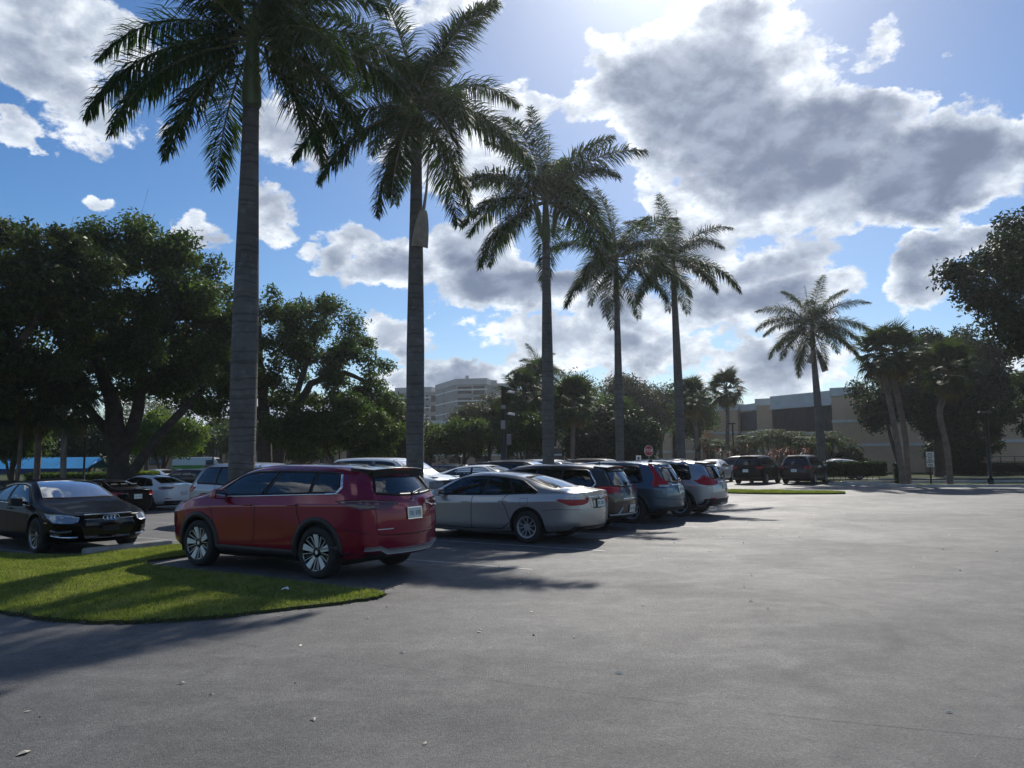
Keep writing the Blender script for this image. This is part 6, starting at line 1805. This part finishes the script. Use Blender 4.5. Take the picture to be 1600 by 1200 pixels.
# ---------------------------------------------------------------- dark bronze SUV
r_ = -(4.6 - (1.33 + .93))
S = suv(P_BROWN, L=4.6, wb=2.66, H=1.56, chrome='kink', rimm=M_ALU, wiper=((-3, .05, 1.1), (-3, -.3, 1.15)), rear_glass=glass_mat('rear_tint', (.03, .035, .035)), plate=(r_, .52),
    lamps=[([[(r_ + .4, .93, 1.03), (r_ + .12, .9, 1.05), (r_, .5, 1.04), (r_, .38, 1.02)], [(r_ + .35, .93, .93), (r_ + .1, .9, .88), (r_, .5, .9), (r_, .4, .97)]], r_ + 1, M_TAIL, 'tail_light'),
           ([[(1.7, .9, .9), (2.1, .82, .87), (2.3, .5, .84)], [(1.8, .9, .82), (2.2, .82, .77), (2.3, .5, .77)]], 1.1, M_LAMPW, 'headlight')],
    ribbons=[('sill_trim', [(-.85, .93, .3), (.9, .93, .3)], 'side', .13, .01, M_BLACKP), ('tailgate_trim', [(r_, -.4, .75), (r_, .4, .75)], 'rear', .03, .015, M_CHROME, False),
             ('bumper_trim', [(r_, -.75, .4), (r_, .75, .4)], 'rear', .035, .03, M_ALU, False), ('bumper_trim', [(r_, .55, .4), (r_, .42, .56)], 'rear', .03, .03, M_ALU)])
build_car(S, 'parked_suv', 'dark bronze SUV between the silver sedan and the blue SUV', 'car', 8.95, 1.25, H_A, group='cars parked nose-in to the palms')

# ---------------------------------------------------------------- blue crossover with tall lamps
r_ = -(4.48 - (1.31 + .93))
S = suv(P_BLUE, L=4.48, wb=2.62, H=1.6, glass_bottom=(r_ + .62, 1.02), glass_top=(r_ + .78, .52), wiper=((-3, .02, 1.1), (-3, -.3, 1.14)), rear_glass=glass_mat('rear_tint', (.03, .035, .035)), plate=(r_, .87), spoiler=(r_ + .3, r_ + .62, .5, 1.57),
    lamps=[([[(r_ + .5, .66, 1.52), (r_ + .38, .78, 1.35), (r_ + .25, .86, 1.2), (r_ + .3, .93, 1.05), (r_ + .32, .93, .95)], [(r_ + .46, .56, 1.5), (r_ + .33, .66, 1.34), (r_ + .12, .74, 1.18), (r_, .6, 1.06), (r_, .55, .95)]], r_ + 1.0, M_TAIL, 'tail_light', .02),
           ([[(r_ + .12, .9, .99), (r_, .55, .99)], [(r_ + .12, .88, .945), (r_, .58, .945)]], r_ + 1, M_LAMPW, 'reverse_light', .026),
           ([[(1.7, .9, .92), (2.05, .82, .9), (2.2, .5, .86)], [(1.8, .9, .84), (2.1, .82, .79), (2.2, .5, .79)]], 1.1, M_LAMPW, 'headlight')],
    ribbons=[('sill_trim', [(-.85, .93, .3), (.9, .93, .3)], 'side', .14, .01, M_BLACKP), ('tailgate_trim', [(r_, -.45, .99), (r_, .45, .99)], 'rear', .035, .012, M_CHROME, False), ('bumper_seam', [(r_ + .3, .9, .68), (r_, .5, .62), (r_, 0, .6)], r_ + 1, .012, .001, M_SEAM)])
build_car(S, 'parked_suv', 'steel-blue crossover with tall red tail lights up the rear pillars', 'car', 11.6, .85, H_A, group='cars parked nose-in to the palms')

# ---------------------------------------------------------------- silver SUV, last of the near group
r_ = -(4.58 - (1.35 + .93))
S = suv(P_SILV2, L=4.58, wb=2.70, H=1.61, rails=(-1.5, .4, .56, 1.7), wiper=((-3, .02, 1.1), (-3, -.32, 1.15)), rear_glass=glass_mat('rear_tint', (.03, .035, .035)), plate=(r_, .88), glass_bottom=(r_ + .6, 1.02), glass_top=(r_ + .75, .52),
    lamps=[([[(r_ + .5, .93, 1.05), (r_ + .35, .93, 1.06), (r_ + .16, .88, 1.2), (r_, .6, 1.06), (r_, .4, 1.03)], [(r_ + .48, .93, 1.03), (r_ + .3, .93, .93), (r_ + .12, .88, .9), (r_, .6, .9), (r_, .42, .93)]], r_ + 1, M_TAIL, 'tail_light'),
           ([[(1.7, .9, .93), (2.1, .82, .9), (2.3, .5, .86)], [(1.8, .9, .85), (2.2, .82, .79), (2.3, .5, .79)]], 1.1, M_LAMPW, 'headlight')],
    patches=[('lower_bumper', [[(r_, -.85, .52), (r_, .85, .52)], [(r_, -.85, .32), (r_, .85, .32)]], 'rear', .02, M_BLACKP), ('skid_plate', [[(r_, -.35, .42), (r_, .35, .42)], [(r_, -.3, .36), (r_, .3, .36)]], 'rear', .03, M_ALU),
             ('grille', [[(2.3, -.45, .8), (2.3, .45, .8)], [(2.3, -.5, .55), (2.3, .5, .55)]], 'front', .008, M_GLOSSB)],
    ribbons=[('sill_trim', [(-.85, .93, .3), (.9, .93, .3)], 'side', .13, .01, M_BLACKP), ('tailgate_trim', [(r_, -.4, .985), (r_, .4, .985)], 'rear', .025, .012, M_CHROME, False), ('reflector', [(r_ + .05, .8, .53), (r_, .6, .53)], r_ + 1, .04, .03, M_TAIL)])
build_car(S, 'parked_suv', 'silver SUV with roof rails at the far end of the near row', 'car', 14.2, .5, H_A, group='cars parked nose-in to the palms')

# ---------------------------------------------------------------- black sedan with four rings
f_ = 1.41 + .88
def extra_rings(c):
    mb = MB()
    for k in range(4):
        y0 = (k - 1.5) * .066
        P_ = []
        for q in range(17):
            y_, z_ = y0 + .047 * math.cos(R(22.5 * q)), .665 + .047 * math.sin(R(22.5 * q)); h, n_ = c.hit((3, y_, z_), 'front'); P_.append((h.x + .035, y_, z_))
        mb.tube(P_, .007, 5, cap=False)
    mb.ob('four_ring_emblem', M_CHROME, c.root)
S = saloon(P_BLACK, L=4.73, W=1.84, H=1.36, wb=2.82, rim='mesh', rimm=mat('grey_alloy', (.2, .2, .21), .3, metal=.8), R=.335, rr=.245, gf=G_TINT, gr=G_PRIV, chrome='full', extra=extra_rings, pillars=[.2, .53],
    lamps=[([[(-2.0, .9, .9), (-2.35, .86, .93), (-2.45, .5, .92)], [(-2.1, .9, .86), (-2.36, .86, .79), (-2.45, .5, .82)]], -1.4, M_TAIL, 'tail_light'),
           ([[(f_ - .55, .9, .75), (f_ - .2, .84, .74), (f_ - .05, .6, .71), (f_, .48, .68)], [(f_ - .42, .9, .69), (f_ - .2, .86, .59), (f_, .6, .575), (f_, .5, .6)]], f_ - 1.2, mat('grey_headlight', (.3, .33, .37), .15, metal=.5, coat=1), 'headlight'),
           ([[(f_ - .46, .9, .725), (f_ - .38, .88, .66), (f_ - .15, .84, .63)], [(f_ - .43, .9, .725), (f_ - .35, .88, .668), (f_ - .15, .84, .642)]], f_ - 1.2, M_LAMPW, 'running_light', .016)],
    patches=[('grille', [[(f_, -.42, .7), (f_, .42, .7)], [(f_, -.5, .52), (f_, .5, .52)], [(f_, -.4, .3), (f_, .4, .3)]], 'front', .02, M_GLOSSB),
             ('number_plate', [[(f_, -.15, .53), (f_, .15, .53)], [(f_, -.15, .43), (f_, .15, .43)]], 'front', .03, M_BLACKP)],
    ribbons=[('grille_frame', [(f_, -.43, .715), (f_, 0, .72), (f_, .43, .715)], 'front', .012, .03, M_CHROME, False), ('grille_slat', [(f_, -.44, .64), (f_, .44, .64)], 'front', .006, .026, M_CHROME, False),
             ('air_intake', [(f_ - .3, .86, .42), (f_ - .1, .78, .4), (f_, .6, .42)], f_ - 1.2, .09, .008, M_GLOSSB), ('intake_blade', [(f_ - .25, .86, .36), (f_ - .08, .78, .34), (f_, .5, .33)], f_ - 1.2, .014, .03, M_CHROME),
             ('side_marker', [(f_ - .5, .9, .58), (f_ - .38, .89, .58)], f_ - 1.2, .022, .006, M_AMBER), ('bonnet_seam', [(1.05, .72, 0), (1.6, .7, 0), (2.0, .6, 0), (2.15, .4, 0)], 'top', .008, .001, M_SEAM)], plate=(-2.4, .7))
build_car(S, 'parked_sedan', 'black sedan with four linked rings on its grille, nose toward the grass', 'car', .66, 8.22, H_B - R(7), group='cars parked facing the palm strip')

# ---------------------------------------------------------------- the rest of the facing row
S = suv(P_LSILV, L=4.5, W=1.84, H=1.64, wb=2.65, gr=G_TINT)
build_car(S, 'parked_suv', 'light silver-blue SUV half hidden by the nearest palm trunk', 'car', 6.1, 8.15, H_B, group='cars parked facing the palm strip')
f_ = 1.35 + .93
def extra_box(c):
    for sd in (1, -1):
        MB().box(1.1, 2.12, sd * .55 - .12, sd * .55 + .12, 1.13, 1.16).ob('bonnet_rib', c.P, c.root, bevel=.012)
S = suv(P_WHITE, L=4.9, W=1.95, H=1.76, wb=2.85, top=[(-2.6, 1.7), (-2.2, 1.73), (-1, 1.76), (.2, 1.74), (.62, 1.67), (.95, 1.5), (1.25, 1.24), (1.7, 1.2), (2.1, 1.17), (2.4, 1.05)], nose=[(.2, 2.2), (.4, 2.33), (.65, 2.35), (.9, 2.34), (1.1, 2.27), (1.25, 2.1)],
    belt=[(-2.6, 1.18), (0, 1.14), (1, 1.12), (1.5, 1.12), (2.4, 1.04)], belt_mid=1.15, screen=(1.1, .45, .72, .6, .08), glass_top=(-2.0, .55), mirror=(.78, 1.2), extra=extra_box,
    lamps=[([[(-2.4, .95, 1.1), (-2.6, .5, 1.1)], [(-2.4, .95, .95), (-2.6, .5, .95)]], -1.5, M_TAIL, 'tail_light'),
           ([[(2.15, .95, 1.0), (2.3, .86, 1.02), (2.35, .55, 1.02)], [(2.15, .95, .8), (2.3, .86, .78), (2.35, .55, .78)]], 1.2, mat('smoked_headlight', (.12, .13, .14), .06, metal=.2, coat=1), 'headlight')],
    patches=[('grille', [[(f_, -.55, 1.03), (f_, .55, 1.03)], [(f_, -.55, .74), (f_, .55, .74)]], 'front', .015, M_GLOSSB), ('lower_bumper', [[(f_, -.85, .58), (f_, .85, .58)], [(f_, -.85, .35), (f_, .85, .35)]], 'front', .02, M_BLACKP)])
build_car(S, 'parked_suv', 'tall boxy white SUV facing out between second palm and silver sedan', 'car', 11.5, 8.2, H_B, group='cars parked facing the palm strip')
S = suv(P_BLACK, L=4.75, H=1.58, rails=(-1.6, .3, .56, 1.6), gf=G_TINT, gr=G_PRIV)
build_car(S, 'parked_suv', 'black wagon with silver roof rails behind the silver sedan', 'car', 19.7, 8.0, H_B, group='cars parked facing the palm strip')
for sl, pn, kind, lab in ((8, P_WHITE, 'suv', 'white SUV behind the dark camera pole'), (9, P_GREY, 'sedan', 'grey sedan with glinting windscreen left of the third palm'), (10, P_BLACK, 'suv', 'black SUV just right of the third palm trunk'),
                          (12, P_SILV2, 'sedan', 'silver sedan roof behind the dark bronze SUV'), (13, P_WHITE, 'sedan', 'white sedan roof left of the fourth palm'), (6, P_WHITE, 'sedan', 'low white car between the white SUV and black wagon')):
    S = suv(pn, H=1.62) if kind == 'suv' else saloon(pn)
    build_car(S, 'parked_' + kind, lab, 'car', .7 + 2.7 * sl, 8.1, H_B, group='cars parked facing the palm strip', level=2, detail=1)

# ---------------------------------------------------------------- third row, across the second aisle
r_ = -(4.7 - (1.35 + .95))
S = saloon(P_WHITE, L=4.7, W=1.8, H=1.46, wb=2.68, gf=G_TINT, gr=G_TINT, rear_glass=G_PRIV, pillars=[.22, .53], rimm=M_GLOSSB, plate=(r_, .72),
    lamps=[([[(r_ + .4, .9, .97), (r_ + .1, .86, 1.0), (r_, .4, .985)], [(r_ + .36, .9, .9), (r_ + .1, .86, .87), (r_, .5, .9)]], r_ + 1, M_TAILD, 'tail_light'), ([[(1.8, .9, .76), (2.2, .5, .7)], [(1.9, .9, .69), (2.2, .5, .62)]], 1.1, M_LAMPW, 'headlight')],
    patches=[('lower_bumper', [[(r_, -.75, .4), (r_, .75, .4)], [(r_, -.7, .28), (r_, .7, .28)]], 'rear', .012, M_BLACKP)], ribbons=[('reflector', [(r_ + .05, .8, .5), (r_, .55, .5)], r_ + 1, .03, .01, M_TAIL)])
build_car(S, 'parked_sedan', 'white sedan with slim dark tail lights left of the red SUV', 'car', 12.7, 23.4, H_A, group='cars parked across the second aisle', level=3)
S = saloon(P_BLACK, L=4.4, W=1.8, H=1.38, wb=2.6, gf=G_TINT, gr=G_TINT, rear_glass=G_TINT)
build_car(S, 'parked_coupe', 'low black coupe between the black sedan and the white sedan', 'car', 9.6, 21.6, H_A, group='cars parked across the second aisle', level=3)
S = suv(P_GREEN, L=4.4, H=1.58)
build_car(S, 'parked_suv', 'green hatchback-like SUV beyond the white sedan', 'car', 18.6, 24.6, H_A, group='cars parked across the second aisle', level=2, detail=1)
S = saloon(P_CHAR)
build_car(S, 'parked_sedan', 'dark sedan at the left edge behind the black sedan roof', 'car', 5.6, 21.0, H_A, group='cars parked across the second aisle', level=2, detail=1)
more = [(21.5, P_WHITE, 'suv', 'white SUV roof left of the first palm in the third row'), (24.2, P_GREY, 'sedan', 'grey sedan in the third row behind the first palm'), (29.6, P_WHITE, 'suv', 'white SUV in the third row above the tall white SUV bonnet'), (32.3, P_WHITE, 'sedan', 'white sedan in the third row before the small trees'),
        (35.0, P_GREY, 'suv', 'grey SUV in the third row left of the black wagon roof'), (37.7, P_SILV2, 'suv', 'silver SUV in the third row behind the black wagon'), (40.4, P_BLACK, 'sedan', 'black sedan at the far end of the third row')]
for a, pn, kind, lab in more:
    S = suv(pn, H=1.66) if kind == 'suv' else saloon(pn)
    build_car(S, 'parked_' + kind, lab, 'car', a, 23.8, H_A, group='cars parked across the second aisle', level=2, detail=1)

def at_xy(S, name, lab, cat, x, y, hd, group, level=2, detail=1, z=0.0):
    r = build_car(S, name, lab, cat, 0, 0, hd, z=z, group=group, level=level, detail=detail)
    r.location = (x, y, z + .004); return r
# far left, past the trees
at_xy(saloon(P_WHITE), 'parked_sedan', 'far white sedan below the sunlit green tree', 'car', tx(248, 57), 57, HEAD, 'cars far off at the left', z=-.4)
at_xy(saloon(P_LSILV), 'parked_sedan', 'far pale silver sedan below the sunlit green tree', 'car', tx(268, 60), 60, HEAD, 'cars far off at the left', z=-.4)
at_xy(suv(P_CHAR, H=1.5), 'parked_suv', 'far dark SUV beside the white and green van', 'car', tx(296, 52), 52, HEAD + .2, 'cars far off at the left', z=-.4)
def van():
    x, y = tx(318, 76), 76
    r = empty('delivery_van', (x, y, -.4), .05); r.rotation_euler = (0, 0, .12)
    prof = [(-2.6, .4), (-2.6, 2.2), (-2.45, 2.32), (1.0, 2.34), (1.35, 2.25), (2.0, 1.35), (2.55, 1.2), (2.65, .9), (2.65, .4)]
    T = Matrix.Translation((0, .95, 0)) @ Matrix.Rotation(R(90), 4, 'X')
    MB().prism(prof[::-1], 0, 1.9, T).ob('body', P_WHITE, r, bevel=.06)
    for y0 in (-.953, .95):
        MB().box(-2.55, 2.2, y0, y0 + .004, .45, 1.55).ob('green_panel', mat('van_green', (.04, .3, .05), .5), r)
    MB().add([(1.4, -.85, 2.15), (1.95, -.9, 1.42), (1.95, .9, 1.42), (1.4, .85, 2.15)], [(0, 1, 2, 3)]).ob('windscreen', M_DGLASS, r).location = (.035, 0, .03)
    MB().box(.55, 1.3, -.965, -.957, 1.5, 2.05).ob('side_window', M_DGLASS, r)
    ty, ri = wheel_meshes(.34, 'five', M_ALU, .23)
    for wx in (-1.6, 1.7):
        for sd in (-1, 1):
            w_ = link(bpy.data.objects.new('wheel', ty), r); w_.location = (wx, sd * .86, .34); w_.rotation_euler = (0, 0, 0 if sd > 0 else math.pi)
            link(bpy.data.objects.new('rim', ri), w_)
    tag(r, 'white van with a green lower body parked beyond the green car', 'van')
van()
# far row facing away at the right
GF = 'cars parked before the tan building'
at_xy(saloon(P_WHITE, H=1.5), 'parked_sedan', 'white sedan beyond the silver SUV, before the red plants', 'car', tx(1116, 51), 51.5, R(62), GF, 3)
at_xy(suv(P_BLACK, W=1.9, H=1.74), 'parked_suv', 'black SUV seen from behind between white sedan and maroon SUV', 'car', tx(1181, 48.5), 48.5, R(56), GF, 3)
at_xy(suv(P_MAROON, W=1.88, H=1.74), 'parked_suv', 'dark maroon SUV at the left end of the clipped hedge', 'car', tx(1254, 48), 48, R(55), GF, 3)
at_xy(suv(P_CHAR), 'parked_suv', 'charcoal SUV hidden among plants behind the white sedan', 'car', tx(1148, 57), 57, R(150), GF, 2)
at_xy(saloon(P_WHITE), 'parked_sedan', 'white car roof behind the hedge right of the maroon SUV', 'car', tx(1300, 55), 55, R(175), GF, 2)
at_xy(saloon(P_SILV2), 'parked_sedan', 'silver car roof left of the fifth palm above the silver SUV', 'car', tx(1040, 50), 50, R(150), GF, 2)
at_xy(suv(P_BLACK, H=1.6), 'parked_suv', 'distant dark SUV under the bushes left of the fourth palm', 'car', tx(900, 56), 56, R(150), GF, 2)

# ================================================================ thin summer haze over the whole place
mb = MB(); mb.box(-1510, 1510, -1510, 1510, -1.45, 27.0)
mh = bpy.data.materials.new('haze_air'); mh.use_nodes = True
t = NT(mh.node_tree); o_ = t.n('ShaderNodeOutputMaterial'); pv = t.n('ShaderNodeVolumePrincipled')
pv.inputs['Color'].default_value = (.92, .95, 1, 1); pv.inputs['Density'].default_value = 0.00034; pv.inputs['Anisotropy'].default_value = 0.72
t.put(o_.inputs['Volume'], pv.outputs[0])
hz = mb.ob('haze', mh); hz['kind'] = 'stuff'
